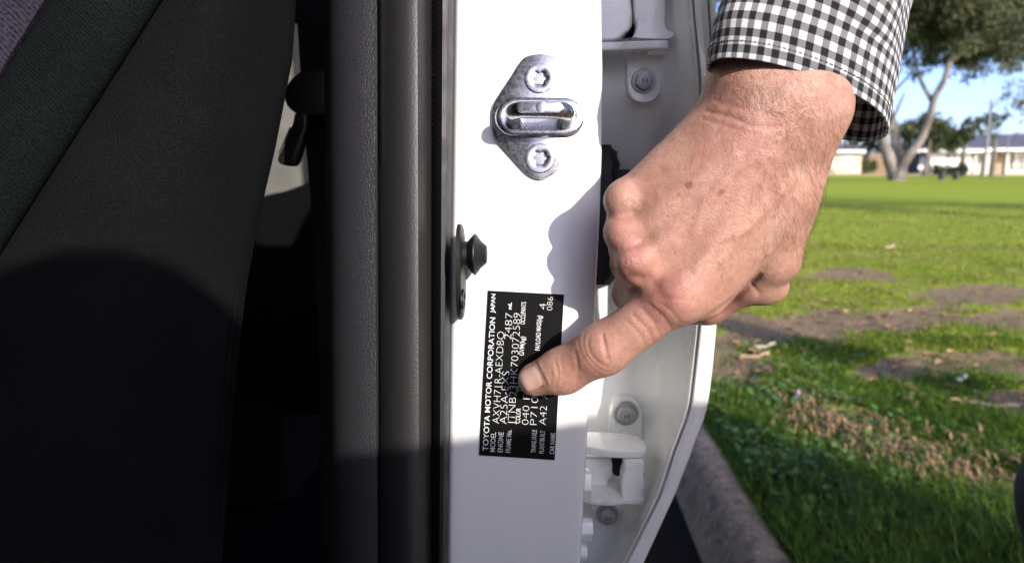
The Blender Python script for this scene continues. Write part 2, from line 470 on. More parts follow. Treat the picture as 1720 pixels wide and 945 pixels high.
k = (np.exp(-((u_ - 1290) / 150) ** 2 - ((v_ - 760) / 110) ** 2) > r.random(n)) & (fbm(x, y, 0.2, 4) > 0.42)
pts = np.stack([x[k], y[k], ground_z(x[k], y[k]) + 0.008], 1)
v1, f1 = leaf_scatter(pts, 0.010, 8, 0.8, 0.03, 0.2, 0.5)
M['clover'] = simple('clover_leaf', (0.075, 0.15, 0.022), 0.6, var=0.5, nscale=45)
tag(link('clover', mesh_np('clover', v1, f1), M['clover'], smooth=False), 'low clover leaves spreading beside the kerb', 'clover', kind='stuff')

# straw, bark shreds and dead leaves
r = np.random.default_rng(15)
def scatter_px(n, boxes):
    out = []
    for (a, b, su, sv, w) in boxes:
        m_ = int(n * w)
        uu = a + r.normal(0, su, m_); vv = b + r.normal(0, sv, m_)
        for q in range(m_):
            if vv[q] < 330: continue
            g = G(uu[q], vv[q]); 
            if g.x > KERB_R + 0.02: out.append((g.x, g.y))
    o = np.array(out); return np.stack([o[:, 0], o[:, 1], ground_z(o[:, 0], o[:, 1]) + 0.006], 1)
# straw band along the sunny strip
line = []
for q in range(14):
    f_ = q / 13; line.append((1330 + 390 * f_, 690 + 140 * f_, 22, 15 + 14 * f_, 0.07))
straw_pts = scatter_px(1300, line)
Vx = []; Fx = []
for p in straw_pts:
    th = r.random() * 2 * PI; L = 0.018 + 0.055 * r.random(); hgt = 0.005 + 0.03 * r.random() ** 2
    d = Vector((math.cos(th), math.sin(th), 0)); s = Vector((-d.y, d.x, 0)) * (0.0011 + 0.0020 * r.random())
    b_ = Vector(p); o = len(Vx)
    for fr in (0, 0.33, 0.66, 1):
        q = b_ + d * L * (fr - 0.5) + Vector((0, 0, hgt * math.sin(fr * PI) + 0.004 * (fr > 0.9)))
        Vx += [q - s, q + s]
    Fx += [(o, o + 1, o + 3, o + 2), (o + 2, o + 3, o + 5, o + 4), (o + 4, o + 5, o + 7, o + 6)]
M['straw'] = simple('dry_straw', (0.34, 0.21, 0.115), 0.8, var=0.6, nscale=60)
tag(link('straw', pyd('straw', Vx, Fx), M['straw'], smooth=False), 'dry straw and shredded bark strewn over the grass', 'straw', kind='stuff')
leaf_pts = scatter_px(420, [(1420, 540, 90, 25, 0.25), (1550, 560, 100, 40, 0.25), (1450, 470, 110, 30, 0.2), (1280, 610, 50, 30, 0.15), (1600, 640, 90, 40, 0.15), (1450, 400, 120, 25, 0.15), (1500, 370, 140, 15, 0.08)])
v1, f1 = leaf_scatter(leaf_pts, 0.020, 31, 0.4, 0.01, 0.4, 0.25)
M['dead_leaf'] = simple('dead_leaf', (0.36, 0.23, 0.12), 0.75, var=0.6, nscale=8)
tag(link('leaf_litter', mesh_np('leaf_litter', v1, f1), M['dead_leaf'], smooth=False), 'brown and yellow fallen leaves scattered on the lawn', 'leaves', kind='stuff')
# a few pieces big enough to tell apart
def bark(name, u, v, L, w, ang, col, label, cat):
    g = G(u, v); z0 = float(ground_z(np.array([g.x]), np.array([g.y]))[0]) + 0.008
    rows = []
    for i in range(9):
        fr = i / 8 - 0.5; ww = w * (1 - 1.6 * abs(fr) ** 2.2) * (0.85 + 0.3 * mnoise.noise((i * 1.3, u, 2)))
        cx = fr * L; cy = 0.12 * L * fr * fr
        ca, sa = math.cos(ang), math.sin(ang)
        rr = []
        for (s_, zz) in ((-1, 0.0), (-0.6, 0.008), (0, 0.011), (0.6, 0.008), (1, 0.0), (0, -0.002)):
            px, py = cx, cy + s_ * ww
            rr.append((g.x + px * ca - py * sa, g.y + px * sa + py * ca, z0 + zz + 0.02 * (fr + 0.3) * (fr > 0.2)))
        rows.append(rr)
    o = link(name, loft(rows, True), simple(name + '_surface', col, 0.8, var=0.4, nscale=70, bump=0.4, bscale=300))
    return tag(o, label, cat)
bark('bark_strip', 1284, 584, 0.10, 0.010, 0.15, (0.42, 0.36, 0.30), 'pale grey bark strip, upper of two beside the car door edge', 'bark')
bark('bark_strip', 1268, 597, 0.13, 0.011, 0.02, (0.40, 0.25, 0.16), 'brown bark strip, lower of two beside the car door edge', 'bark')
bark('fallen_leaf', 1494, 415, 0.12, 0.035, 0.3, (0.62, 0.47, 0.33), 'large pale pinkish dead leaf on the sunny lawn right of the hand', 'leaf')
bark('fallen_leaf', 1613, 642, 0.045, 0.016, 0.1, (0.55, 0.55, 0.40), 'small pale yellow-white leaf on bare soil at right', 'leaf')
bark('fallen_leaf', 1338, 673, 0.05, 0.013, 1.0, (0.42, 0.36, 0.40), 'mauve grey curled leaf standing in clover near the kerb', 'leaf')
bark('stick', 1665, 685, 0.16, 0.007, -0.55, (0.26, 0.20, 0.16), 'thin brown stick lying in grass near the dark trouser leg', 'stick')

# ================================================================== THE CAR
YP = 0.34                                             # distance of the pillar's front face
LEAN = math.tan(math.radians(9.0)); Z_REF = P(880, 470, YP).z
P_upright = P
def P(u, v, y):
    """as before, but on a plane that leans rearwards with height, as the door pillar does"""
    d = _R @ np.array([(u - 860.0) / F_PX, -(v - 472.5) / F_PX, -1.0])
    t = (y + LEAN * (CAM_H - Z_REF)) / (d[1] - LEAN * d[2])
    return Vector((d[0] * t, d[1] * t, CAM_H + d[2] * t))
car = tag(empty('parked_car', (-0.6, 0.4, -0.135)), 'white car with its front door open, showing black seat, seals and white door pillar', 'car')
IN = lambda tab: (lambda v: np.interp(v, [a for a, _ in tab], [b for _, b in tab]))
def ext(tab):
    (a0, b0), (a1, b1) = tab[0], tab[1]; (c0, d0), (c1, d1) = tab[-2], tab[-1]
    return [(-420, b0 + (b1 - b0) / (a1 - a0) * (-420 - a0))] + tab + [(1500, d1 + (d1 - d0) / (c1 - c0) * (1500 - c1))]
VROWS = np.concatenate([np.linspace(-420, -40, 6), np.linspace(0, 945, 64), np.linspace(1000, 1500, 6)])
def sweep(cols, name='sweep'):
    """cols: list of (function u(v), y)"""
    rows = []
    for v in VROWS:
        rows.append([P(float(f(v)), v, y if not callable(y) else y(v)) for f, y in cols])
    return loft(rows, name=name)

PL = IN(ext([(0, 765), (945, 752)]))
PR = IN(ext([(0, 1010), (120, 1012), (250, 1011), (373, 1007), (560, 997), (640, 991), (945, 975)]))
o_ = lambda f, d: (lambda v: f(v) + d)
# pillar panel: flat painted face with rolled edges, returning deep towards the hinges
cols = [(o_(PL, -40), 0.352), (o_(PL, -8), 0.348), (o_(PL, 0), YP + 0.0035), (o_(PL, 3), YP + 0.0008), (o_(PL, 8), YP)]
for fr in np.linspace(0.1, 0.9, 9): cols.append(((lambda fr: (lambda v: PL(v) + 8 + (PR(v) - PL(v) - 16) * fr))(fr), YP - 0.0006 * math.sin(fr * PI)))
cols += [(o_(PR, -8), YP), (o_(PR, -3), YP + 0.0009), (o_(PR, -0.5), YP + 0.0028), (o_(PR, 0), YP + 0.006), (o_(PR, -4), YP + 0.012)]
cols += [(o_(PR, -14), 0.375), (o_(PR, -26), 0.42), (o_(PR, -44), 0.475), (o_(PR, -80), 0.485)]
pillar = link('door_pillar', sweep(cols), M['paint'], car)
pillar['label'] = 'white painted metal door pillar'

# trim, seal and lip beside it
TL = IN(ext([(0, 550), (945, 556)])); S0 = IN(ext([(0, 633), (945, 636)])); S1 = IN(ext([(0, 723), (945, 724)])); S2 = IN(ext([(0, 764), (945, 752)]))
link('pillar_trim', sweep([(o_(TL, -6), 0.42), (o_(TL, -2), 0.37), (o_(TL, 1), 0.352), (o_(TL, 8), 0.343), (o_(TL, 20), 0.3365), (o_(TL, 40), 0.332), (o_(TL, 62), 0.330), (o_(TL, 78), 0.3295), (o_(S0, 0), 0.331), (o_(S0, 3), 0.345)]), M['vinyl'], car)['label'] = 'charcoal grained pillar trim'
seal = link('door_seal', sweep([(o_(S0, 1), 0.345), (o_(S0, 3), 0.334), (o_(S0, 8), 0.329), (o_(S0, 20), 0.3225), (o_(S0, 36), 0.3175), (o_(S0, 54), 0.3155), (o_(S0, 68), 0.3165), (o_(S0, 79), 0.3205), (o_(S0, 86), 0.3265), (o_(S1, 0), 0.334), (o_(S1, 2), 0.338)]), M['seal'], car)
seal['label'] = 'thick black rubber door seal'
mid = lambda f, g, w: (lambda v: f(v) * (1 - w) + g(v) * w)
link('seal_lip', sweep([(o_(S1, 4), 0.339), (mid(S1, S2, 0.12), 0.334), (mid(S1, S2, 0.3), 0.3285), (mid(S1, S2, 0.5), 0.3255), (mid(S1, S2, 0.7), 0.3265), (mid(S1, S2, 0.88), 0.331), (o_(S2, 0), 0.339), (o_(S2, -2), 0.347)]), M['rubber'], seal)
# row of stitch-like ticks along the seal's inner seam
Vx = []; Fx = []
base = box_mesh((-0.0003, -0.0003, -0.0010), (0.0003, 0.0003, 0.0010))
for i, v in enumerate(np.arange(-20, 945, 10.5)):
    q = P(float(S1(v)) + 2.5, v, 0.3372); rot = Matrix.Rotation(0.5, 3, 'Y')
    o = len(Vx); Vx += [q + rot @ vv.co for vv in base.vertices]; Fx += [tuple(k + o for k in p.vertices) for p in base.polygons]
st = link('seam_stitching', pyd('seam', Vx, Fx), M['rubber'], seal, smooth=False); st['kind'] = 'stuff'
# backing that shuts the gap between seal and pillar
link('pillar_core', sweep([(o_(TL, 0), 0.425), (o_(TL, 30), 0.353), (o_(S0, 0), 0.350), (o_(S1, 2), 0.3485), (o_(PL, 20), 0.3485)]), M['cabin'], car)

# ---- seat (shell swept from the photograph's seams, each surface at its own depth)
SV = np.linspace(-260, 1400, 60)
seam = IN([(-260, 441), (0, 275), (430, 0), (945, -330), (1400, -620)])
redge = IN([(-260, 497), (0, 496), (100, 490), (250, 461), (370, 433), (480, 413), (620, 396), (760, 385), (945, 372), (1400, 350)])
bol = IN([(-260, 245), (0, 86), (140, 0), (945, -500), (1400, -800)])
def seat_rows(fn):
    return [[P(u, v, y) for u, y in fn(v)] for v in SV]
def side(v):
    s, e = float(seam(v)), float(redge(v)); out = []
    for f in np.linspace(0, 1, 22):
        y = 0.300 + 0.012 * f + 0.040 * f ** 3 - 0.010 * math.sin(PI * f)
        out.append((s + (e - s) * f, y))
    return out
def side_full(v):
    a = [(float(seam(v)) - 3, 0.312)] + side(v)
    e = float(redge(v))
    return a + [(e + 1.5, 0.358), (e - 2, 0.366), (e - 14, 0.39), (e - 60, 0.44)]
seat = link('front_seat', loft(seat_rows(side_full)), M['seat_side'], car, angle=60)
seat['label'] = 'black cloth front seat back'
def bolster(v):
    s, b = float(seam(v)), float(bol(v)); out = [(s + 1, 0.314), (s, 0.3025)]
    for f in np.linspace(0.05, 1, 16):
        out.append((s + (b - s) * f, 0.3005 - 0.016 * math.sin(f * PI * 0.72) ** 0.8 + 0.004 * f))
    return out + [(b - 3, 0.305)]
link('seat_bolster', loft(seat_rows(bolster)), M['seat_bolster'], seat, angle=60)
def insert(v):
    b = float(bol(v)); return [(b + 4, 0.3035), (b, 0.3015), (b - 12, 0.298), (b - 60, 0.296), (b - 200, 0.297), (b - 600, 0.30)]
link('seat_insert', loft(seat_rows(insert)), M['seat_insert'], seat, angle=60)
# piping thread along the side seam
pts = [P(float(redge(v)) - 14, v, 0.3445) for v in np.linspace(480, 900, 30)]
V_, F_ = tube_mesh(pts, [0.0007] * len(pts), 6); link('seat_piping', pyd('piping', V_, F_), M['seat_side'], seat)

# ---- seat belt: webbing, guide and tongue
belt = link('seat_belt', loft([[P(a, v, 0.50), P(b, v, 0.505), P(b - 1, v, 0.507), P(a + 1, v, 0.502)] for v, a, b in
      [(-200, 488, 552), (0, 497, 551), (80, 502, 552), (150, 506, 556), (250, 514, 562), (400, 528, 570), (700, 540, 585), (1000, 548, 600)]], True), M['webbing'], car)
belt['label'] = 'black seat belt webbing'
gd = [(550, 112), (530, 113), (505, 119), (488, 132), (478, 148), (476, 166), (482, 180), (494, 190), (512, 195), (560, 196), (566, 150)]
link('belt_guide', prism_mesh(smooth_poly([P(a, b, 0.483) for a, b in gd], 2), Vector((0, 0.016, 0)), 0.003, 3), M['plastic'], belt)
tg = [(494, 188), (516, 192), (515, 215), (500, 268), (494, 279), (486, 280), (470, 276), (465, 270), (468, 258), (482, 228), (492, 206)]
tongue = link('belt_tongue', prism_mesh(smooth_poly([P(a, b, 0.478) for a, b in tg], 2), Vector((0, 0.010, 0)), 0.002, 3), M['plastic'], belt)
for (p0, p1) in (((489, 214), (470, 258)), ((507, 222), (491, 268))):
    V_, F_ = tube_mesh([P(*p0, 0.4775), P(*p1, 0.4775)], [0.0011, 0.0011], 8); link('rib', pyd('rib', V_, F_), M['plastic'], belt)

# ---- cabin shell: floor, roof, far side, rear bench, so that the inside is dark as inside a car
def carbox(name, lo, hi, mat, bevel=0.01, parent=car):
    return link(name, box_mesh(lo, hi, bevel), M[mat], parent)
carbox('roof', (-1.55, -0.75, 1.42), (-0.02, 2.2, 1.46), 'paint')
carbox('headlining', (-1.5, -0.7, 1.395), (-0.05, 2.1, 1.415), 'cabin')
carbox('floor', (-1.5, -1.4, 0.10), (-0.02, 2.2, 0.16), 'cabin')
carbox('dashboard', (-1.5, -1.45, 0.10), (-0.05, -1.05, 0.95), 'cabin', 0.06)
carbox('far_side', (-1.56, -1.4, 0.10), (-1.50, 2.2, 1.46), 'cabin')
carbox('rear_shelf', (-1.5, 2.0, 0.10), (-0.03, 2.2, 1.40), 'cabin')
carbox('sill', (-0.10, -1.4, 0.04), (0.02, 0.36, 0.17), 'paint', 0.02)
link('windscreen_sky_blocker', prism_mesh([Vector((-1.5, -0.76, 1.42)), Vector((-0.06, -0.76, 1.42)), Vector((-0.01, -1.30, 0.94)), Vector((-1.55, -1.30, 0.94))], Vector((0, -0.004, -0.004))), simple('opaque_blocker_black', (0.004, 0.005, 0.005), 0.08), car)  # opaque unseen panel, added to keep frontal sky light out of the cabin
bench = carbox('rear_bench', (-1.42, 1.25, 0.16), (-0.50, 1.5, 1.02), 'cabin', 0.06)
# pale grey rear trim seen through the gap beside the seat
tr_ = [(440, 40), (560, 40), (560, 345), (440, 345)]
link('rear_trim', prism_mesh([P(a, b, 1.18) for a, b in tr_], Vector((0, 0.03, 0)), 0.004), M['beige'], car)['label'] = 'pale grey trim behind the seat'
link('rear_seat_side', prism_mesh(smooth_poly([P(a, b, 1.12) for a, b in [(400, 340), (452, 326), (475, 322), (520, 305), (560, 280), (600, 280), (600, 700), (400, 700)]], 1), Vector((0, 0.05, 0)), 0.01), M['cabin'], car)

# ---- rear door: end panel, hem flange and outer skin
D_ = IN(ext([(0, 1164), (130, 1176), (330, 1180), (545, 1175), (620, 1167), (680, 1160), (700, 1155), (764, 1131), (830, 1110), (945, 1052)]))
E_ = IN(ext([(0, 1189), (130, 1198), (330, 1205), (545, 1204), (620, 1197), (675, 1190), (700, 1184), (764, 1160), (830, 1134), (945, 1081)]))
A_ = lambda v: float(PR(v)) - 30
def door_cols():
    c_ = []
    for fr, y in ((0, 0.462), (0.12, 0.461), (0.25, 0.459), (0.38, 0.455), (0.50, 0.454), (0.60, 0.452), (0.68, 0.447), (0.74, 0.440), (0.80, 0.429), (0.86, 0.415), (0.92, 0.400), (0.96, 0.390)):
        c_.append(((lambda fr: (lambda v: A_(v) + (float(D_(v)) - A_(v)) * fr))(fr), (lambda y: (lambda v: y - min(max((340 - v) / 180, 0), 1) * 0.036 * min(1, max(0, (y - 0.385) / 0.06))))(y)))
    c_ += [(o_(D_, -7), 0.3845), (o_(D_, -4), 0.3825), (o_(D_, -1), 0.3845), (o_(D_, 1), 0.386)]
    return c_
rdoor = link('rear_door', sweep(door_cols()), M['paint_jamb'], car)
rdoor['label'] = 'white rear door edge with hinges'
link('door_hem', sweep([(o_(D_, 0), 0.388), (o_(D_, 2), 0.3815), (o_(D_, 4), 0.3800), (mid(D_, E_, 0.5), 0.3785), (o_(E_, -2.5), 0.3790), (o_(E_, -0.8), 0.3800), (o_(E_, 0), 0.3825)]), M['paint'], rdoor)
def skin_rows():
    rows = []
    for v in VROWS:
        e = P(float(E_(v)), v, 0.3825); zz = e.z
        if zz > 0.98: continue
        rows.append([e] + [Vector((e.x + 0.02 * math.sin(min(1, (y - 0.3825) / 0.9) * PI * 0.5), y, zz)) for y in np.linspace(0.39, 1.45, 24)])
    return rows
link('outer_skin', loft(skin_rows()), M['paint'], rdoor)
fr_ = [P(float(E_(v)), v, 0.3825) for v in (-420,)]
carbox('window_sash', (0.055, 0.40, 0.96), (0.085, 0.43, 1.44), 'rubber', 0.004)
carbox('roof_rail', (-0.02, 0.40, 1.40), (0.07, 2.2, 1.47), 'paint', 0.02)

# ---- check strap boot between pillar and door
rows = []
for i, v in enumerate(np.linspace(243, 478, 40)):
    f_ = i / 39; ins = 0.5 if 0.06 < f_ < 0.94 else 0.0
    w = 34 - (8 if f_ < 0.04 else 0) - (14 * max(0, (f_ - 0.9) / 0.1)) - 6 * max(0, (0.12 - f_) / 0.12)
    rid = 1.6 * math.sin(f_ * 55)
    u0, u1 = 992, 1006 + w + rid
    rows.append([P(u0, v, 0.402), P(u1 - 12, v, 0.400), P(u1 - 3, v, 0.404), P(u1, v, 0.411), P(u1, v, 0.46), P(u0, v, 0.46)])
rows = [[sum((p for p in rows[0]), Vector()) / 6] * 6] + rows + [[sum((p for p in rows[-1]), Vector()) / 6] * 6]
boot = link('door_wiring_boot', loft(rows, True), M['rubber'], car, angle=50); boot['label'] = 'black rubber boot between pillar and rear door'
link('boot_collar', prism_mesh(smooth_poly([P(a, b, 0.440) for a, b in [(1030, 286), (1062, 284), (1068, 296), (1068, 330), (1030, 330)]], 1), Vector((0, 0.02, 0)), 0.002), M['rubber'], boot)

# ---- bolts and hinges
def hexbolt(name, u, v, y, r_w, r_h, parent, mat='zinc_dull', normal=(0, -1, 0), h=0.005):
    c0 = P(u, v, y); nrm = Vector(normal)
    b_ = link(name, revolve([(0, r_w), (0.0010, r_w), (0.0016, r_w * 0.94), (0.0016, r_h * 1.05)], c0, nrm, 36), M[mat], parent)
    a = nrm.cross(Vector((0, 0, 1))).normalized(); b2 = nrm.cross(a)
    hx = [c0 + nrm * 0.0015 + (a * math.cos(k * PI / 3 + 0.35) + b2 * math.sin(k * PI / 3 + 0.35)) * r_h for k in range(6)]
    link('bolt_head', prism_mesh(hx, nrm * h, 0.0008, 2), M[mat], b_)
    if h > 0.004:
        for dx in (-0.0011, 0.0011):                      # the '11' strength mark
            q = c0 + nrm * (0.0015 + h) + a * dx
            link('bolt_mark', box_mesh(q + Vector((-0.0003, -0.00015, -0.0012)), q + Vector((0.0003, 0.0002, 0.0012))), M['gap_shade_and_mark'], b_, smooth=False)
    return b_
def pxprism(name, outline, y, thick, mat, parent, bevel=0.0012, sm=1, segs=3):
    pts = [P(a, b, y) for a, b in outline]
    if sm: pts = smooth_poly(pts, sm)
    return link(name, prism_mesh(pts, Vector((0, thick, 0)), bevel, segs), M[mat], parent)
def hplate(name, outline_uy, v_ref, y_ref, thick, mat, parent, bevel=0.0011, sm=2):
    """horizontal plate: outline in (u measured at y_ref, y) at the height seen at v_ref"""
    z = P(1050, v_ref, y_ref).z
    pts = []
    for u, y in outline_uy:
        q = P(u, v_ref, y_ref); pts.append(Vector((q.x, y + q.y - y_ref, z)))
    return link(name, prism_mesh(smooth_poly(pts, sm), Vector((0, 0, thick)), bevel, 3), M[mat], parent)
# upper hinge, seen from below
uh = pxprism('upper_hinge', [(1053, 80), (1053, 150), (1061, 166), (1072, 172), (1092, 172), (1104, 163), (1111, 146), (1116, 80)], 0.4105, 0.012, 'paint_hinge', car, 0.0012, 1)
uh['label'] = 'upper white painted door hinge'
hplate('hinge_arm', [(985, 0.3960), (1035, 0.3960), (1060, 0.3946), (1100, 0.3923), (1122, 0.3923), (1126, 0.3960), (1126, 0.4041), (1115, 0.4094), (1090, 0.4113), (1040, 0.4135), (985, 0.4135)], 82, 0.391, 0.0048, 'paint_hinge', uh, 0.001)
pxprism('hinge_barrel', [(1068, -60), (1114, -60), (1118, 24), (1115, 30), (1119, 52), (1131, 52), (1133, 60), (1124, 66), (1062, 64), (1068, 54), (1071, 38), (1067, 29)], 0.3965, 0.014, 'paint_hinge', uh, 0.0016, 1)
pxprism('hinge_leaf', [(990, -60), (1040, -60), (1060, 2), (1063, 20), (1062, 46), (1050, 56), (1042, 66), (990, 70)], 0.404, 0.012, 'paint_hinge', uh, 0.002, 1)
c0 = P(1103, 84, 0.403); link('hinge_pin', revolve([(-0.003, 0.0048), (-0.0022, 0.0054), (0.0, 0.0056), (0.004, 0.0056)], c0, (0, 0, 1), 28), M['paint_hinge'], uh)
hexbolt('hinge_bolt', 1081, 137, 0.4102, 0.0074, 0.0058, uh)
# lower hinge, seen from above
lh = pxprism('lower_hinge', [(1023, 760), (1023, 690), (1030, 674), (1042, 667), (1060, 667), (1073, 678), (1079, 698), (1079, 760)], 0.4465, 0.012, 'paint_hinge', car, 0.0012, 1)
lh['label'] = 'lower white painted door hinge with grime'
hplate('hinge_arm', [(960, 0.4086), (985, 0.4086), (1015, 0.4038), (1040, 0.4020), (1078, 0.4032), (1090, 0.4086), (1090, 0.4194), (1080, 0.4266), (1055, 0.4302), (1010, 0.4320), (960, 0.4320)], 770, 0.402, 0.0046, 'paint_hinge', lh, 0.001)
hplate('hinge_arm', [(960, 0.4086), (978, 0.4068), (1000, 0.4020), (1030, 0.4020), (1055, 0.4050), (1078, 0.4032), (1088, 0.4086), (1088, 0.4194), (1078, 0.4266), (1050, 0.4302), (1010, 0.4320), (960, 0.4320)], 850, 0.402, 0.0036, 'paint_hinge', lh, 0.001)
pxprism('hinge_barrel', [(1046, 770), (1082, 770), (1082, 792), (1079, 800), (1084, 806), (1080, 832), (1074, 848), (1050, 848), (1044, 836), (1045, 802), (1050, 790)], 0.405, 0.014, 'paint_hinge', lh, 0.0014, 1)
pxprism('hinge_leaf', [(955, 768), (1024, 768), (1029, 776), (1028, 798), (1020, 806), (1022, 826), (1000, 832), (955, 834)], 0.422, 0.012, 'paint_hinge', lh, 0.002, 1)
c0 = P(1069, 753, 0.416); link('hinge_pin', revolve([(-0.003, 0.0046), (0.0, 0.0046), (0.0016, 0.0044), (0.0024, 0.0034)], c0, (0, 0, 1), 28), M['paint_hinge'], lh)
hexbolt('hinge_bolt', 1051, 693, 0.4462, 0.0082, 0.0064, lh)
pxprism('bolt_seat', [(993, 850), (1050, 850), (1048, 866), (1035, 878), (1018, 881), (1002, 877), (994, 864)], 0.4475, 0.012, 'paint_hinge', lh, 0.001, 1)
hexbolt('hinge_bolt', 1020, 862, 0.4468, 0.0074, 0.0056, lh)
pxprism('hinge_gap_shade', [(1026, 768), (1050, 768), (1052, 790), (1040, 800), (1028, 796)], 0.4385, 0.004, 'gap_shade_and_mark', lh, 0, 1)  # black slab paints the shade of the opening beside the barrel
pxprism('hinge_gap_shade', [(1060, -20), (1072, -20), (1074, 40), (1066, 62), (1048, 64), (1056, 52), (1062, 44)], 0.4175, 0.004, 'gap_shade_and_mark', uh, 0, 0)  # same painted shade behind the upper barrel
# painted bolt heads standing on the pillar's side below
for (a, b, w_, h_) in ((975, 812, 14, 56), (978, 888, 14, 40), (973, 926, 10, 28)):
    c0 = P(a - 8, b, 0.368); w2 = w_ * 0.0003; hh = h_ * 0.5 * 0.00032
    hx = [c0 + Vector((0, math.cos(k * PI / 3) * hh * 0.8, math.sin(k * PI / 3) * hh)) for k in range(6)]
    link('pillar_bolt', prism_mesh(hx, Vector((0.004 + w2, 0, 0)), 0.0008, 2), M['paint'], car)

# ---- striker
TILT = Matrix.Rotation(math.radians(-10), 3, 'X')
nrm = Vector((0, -math.cos(math.radians(10)), math.sin(math.radians(10))))      # the pillar leans: striker points a little upward
hexo = [(879, 98), (907, 92), (936, 99), (957, 127), (978, 160), (984, 180), (984, 212), (975, 232), (951, 266), (934, 292), (910, 304), (888, 296), (860, 265), (831, 233), (827, 215), (827, 180), (842, 156), (864, 123)]
pts = smooth_poly([P(a, b, YP - 0.0008) for a, b in hexo], 2)
strk = link('door_striker', prism_mesh(pts, nrm * 0.0026, 0.0006, 2), M['zinc'], car); strk['label'] = 'zinc plated steel door striker'
def stad(cu, cv, hw, r_, y, n=14):
    o = []
    for s_ in (1, -1):
        for k in range(n + 1):
            an = -PI / 2 + PI * k / n
            o.append((cu + s_ * (hw - r_) + s_ * r_ * math.cos(an), cv + s_ * r_ * math.sin(an)))
    return [P(a, b, y) for a, b in o]
def stacked(outs, name):
    """loft through outlines, closed, capped"""
    n = len(outs[0]); V = [p for o in outs for p in o]; Fc = []
    for i in range(len(outs) - 1):
        for k in range(n): Fc.append((i * n + k, i * n + (k + 1) % n, (i + 1) * n + (k + 1) % n, (i + 1) * n + k))
    Fc.append(tuple((len(outs) - 1) * n + k for k in range(n)))
    bm = bmesh.new(); vs = [bm.verts.new(v) for v in V]
    for f in Fc: bm.faces.new([vs[i] for i in f])
    return bm_mesh(name, bm)
def sh(pts, h): return [p + nrm * h for p in pts]
yb = YP - 0.0034
link('striker_boss', stacked([sh(stad(906, 198, 76, 34, yb), -0.0006), sh(stad(906, 198, 75, 33, yb), 0.0010), sh(stad(906, 198, 72, 30, yb), 0.0022), sh(stad(906, 198, 66, 24, yb), 0.0028), sh(stad(906, 198, 62, 20, yb), 0.0026)], 'boss'), M['zinc'], strk, angle=30)
# the staple: one bar bent into a U, slightly flattened on top
b0 = P(865, 203, YP - 0.004); b1 = P(949, 204, YP - 0.004)
H = 0.0225
prof = []
W = (b1 - b0)
for k in range(5): prof.append((b0 + nrm * (H - 0.006) * k / 4, 0.0040))
for k in range(1, 9):
    an = PI / 2 * k / 8; prof.append((b0 + nrm * (H - 0.006) + nrm * 0.006 * math.sin(an) + W.normalized() * 0.006 * (1 - math.cos(an)), 0.0042))
for k in range(1, 5): prof.append((b0 + nrm * H + W.normalized() * (0.006 + (W.length - 0.012) * k / 5), 0.0042))
for k in range(0, 9):
    an = PI / 2 * k / 8; prof.append((b1 + nrm * (H - 0.006) + nrm * 0.006 * math.cos(an) + W.normalized() * 0.006 * (-1 + math.sin(an)), 0.0042))
for k in range(1, 5): prof.append((b1 + nrm * (H - 0.006) * (1 - k / 4), 0.0040))
V_, F_ = tube_mesh([p for p, _ in prof], [r_ for _, r_ in prof], 20)
link('striker_loop', pyd('loop', V_, F_), M['zinc'], strk, angle=50)
top = sh(stad(907, 203.5, 36, 8.5, YP - 0.004), H + 0.0030)
link('loop_flat', prism_mesh(top, nrm * 0.0015, 0.0005, 2), M['zinc'], strk)
for (a, b, h_) in ((910, 203.5, H + 0.0045), (907, 208, -0.0004)):
    c0 = P(a, b, YP - 0.004); link('spot_mark', revolve([(0, 0.0026), (0.0004, 0.0025), (0.0005, 0.0018)], c0 + nrm * h_, nrm, 24), M['zinc'], strk)
for (bb) in (b0, b1):
    link('post_collar', revolve([(0.0, 0.0058), (0.0008, 0.0058), (0.0016, 0.0050), (0.0018, 0.0040)], bb + nrm * 0.0000, nrm, 28), M['zinc'], strk)
def torx_screw(u, v, R, r_, parent):
    c0 = P(u, v, YP - 0.0034) + nrm * 0.0002
    a = nrm.cross(Vector((0, 0, 1))).normalized(); b2 = nrm.cross(a); n = 48
    def ring(f, h): return [c0 + nrm * h + (a * math.cos(2 * PI * k / n) + b2 * math.sin(2 * PI * k / n)) * f(2 * PI * k / n) for k in range(n)]
    tx = lambda an: r_ * (1 + 0.13 * math.cos(6 * an))
    outs = [ring(lambda an: R, -0.001), ring(lambda an: R, 0.0003), ring(lambda an: R * 0.95, 0.0010), ring(lambda an: R * 0.80, 0.0011), ring(lambda an: r_ * 1.35, 0.0010), ring(tx, 0.0006), ring(lambda an: tx(an) * 0.96, -0.0022), ring(lambda an: r_ * 0.3, -0.0030)]
    return link('screw', stacked(outs, 'screw'), M['zinc'], parent, angle=35)
torx_screw(906, 132, 0.0074, 0.0031, strk); torx_screw(907, 266, 0.0074, 0.0031, strk)

# ---- rubber bump stop, pointing sideways off the pillar's left return
c0 = P(774, 427, 0.3275); k_ = 0.3275 / F_PX
bs = link('bump_stop', revolve([(0, 22 * k_), (12 * k_, 22 * k_), (14 * k_, 25 * k_), (21 * k_, 33 * k_), (24 * k_, 35.5 * k_), (26 * k_, 35 * k_), (34 * k_, 24 * k_), (42 * k_, 17 * k_), (44 * k_, 15.5 * k_), (45 * k_, 13 * k_)], c0, (1, 0, 0), 40), M['rubber'], car, angle=30)
bs['label'] = 'black rubber bump stop'
rows = []
for (x_, s_) in ((0.0, 1.0), (0.0016, 1.0), (0.0024, 0.94), (0.0026, 0.85)):
    rr = []
    for k in range(40):
        an = 2 * PI * k / 40
        cc = P(770, 457, 0.3275)
        rr.append(cc + Vector((x_, math.cos(an) * 0.012 * s_, math.copysign(abs(math.sin(an)) ** 0.75, math.sin(an)) * 0.0236 * s_)))
    rows.append(rr)
link('stop_base', stacked(rows, 'base'), M['rubber'], bs, angle=30)
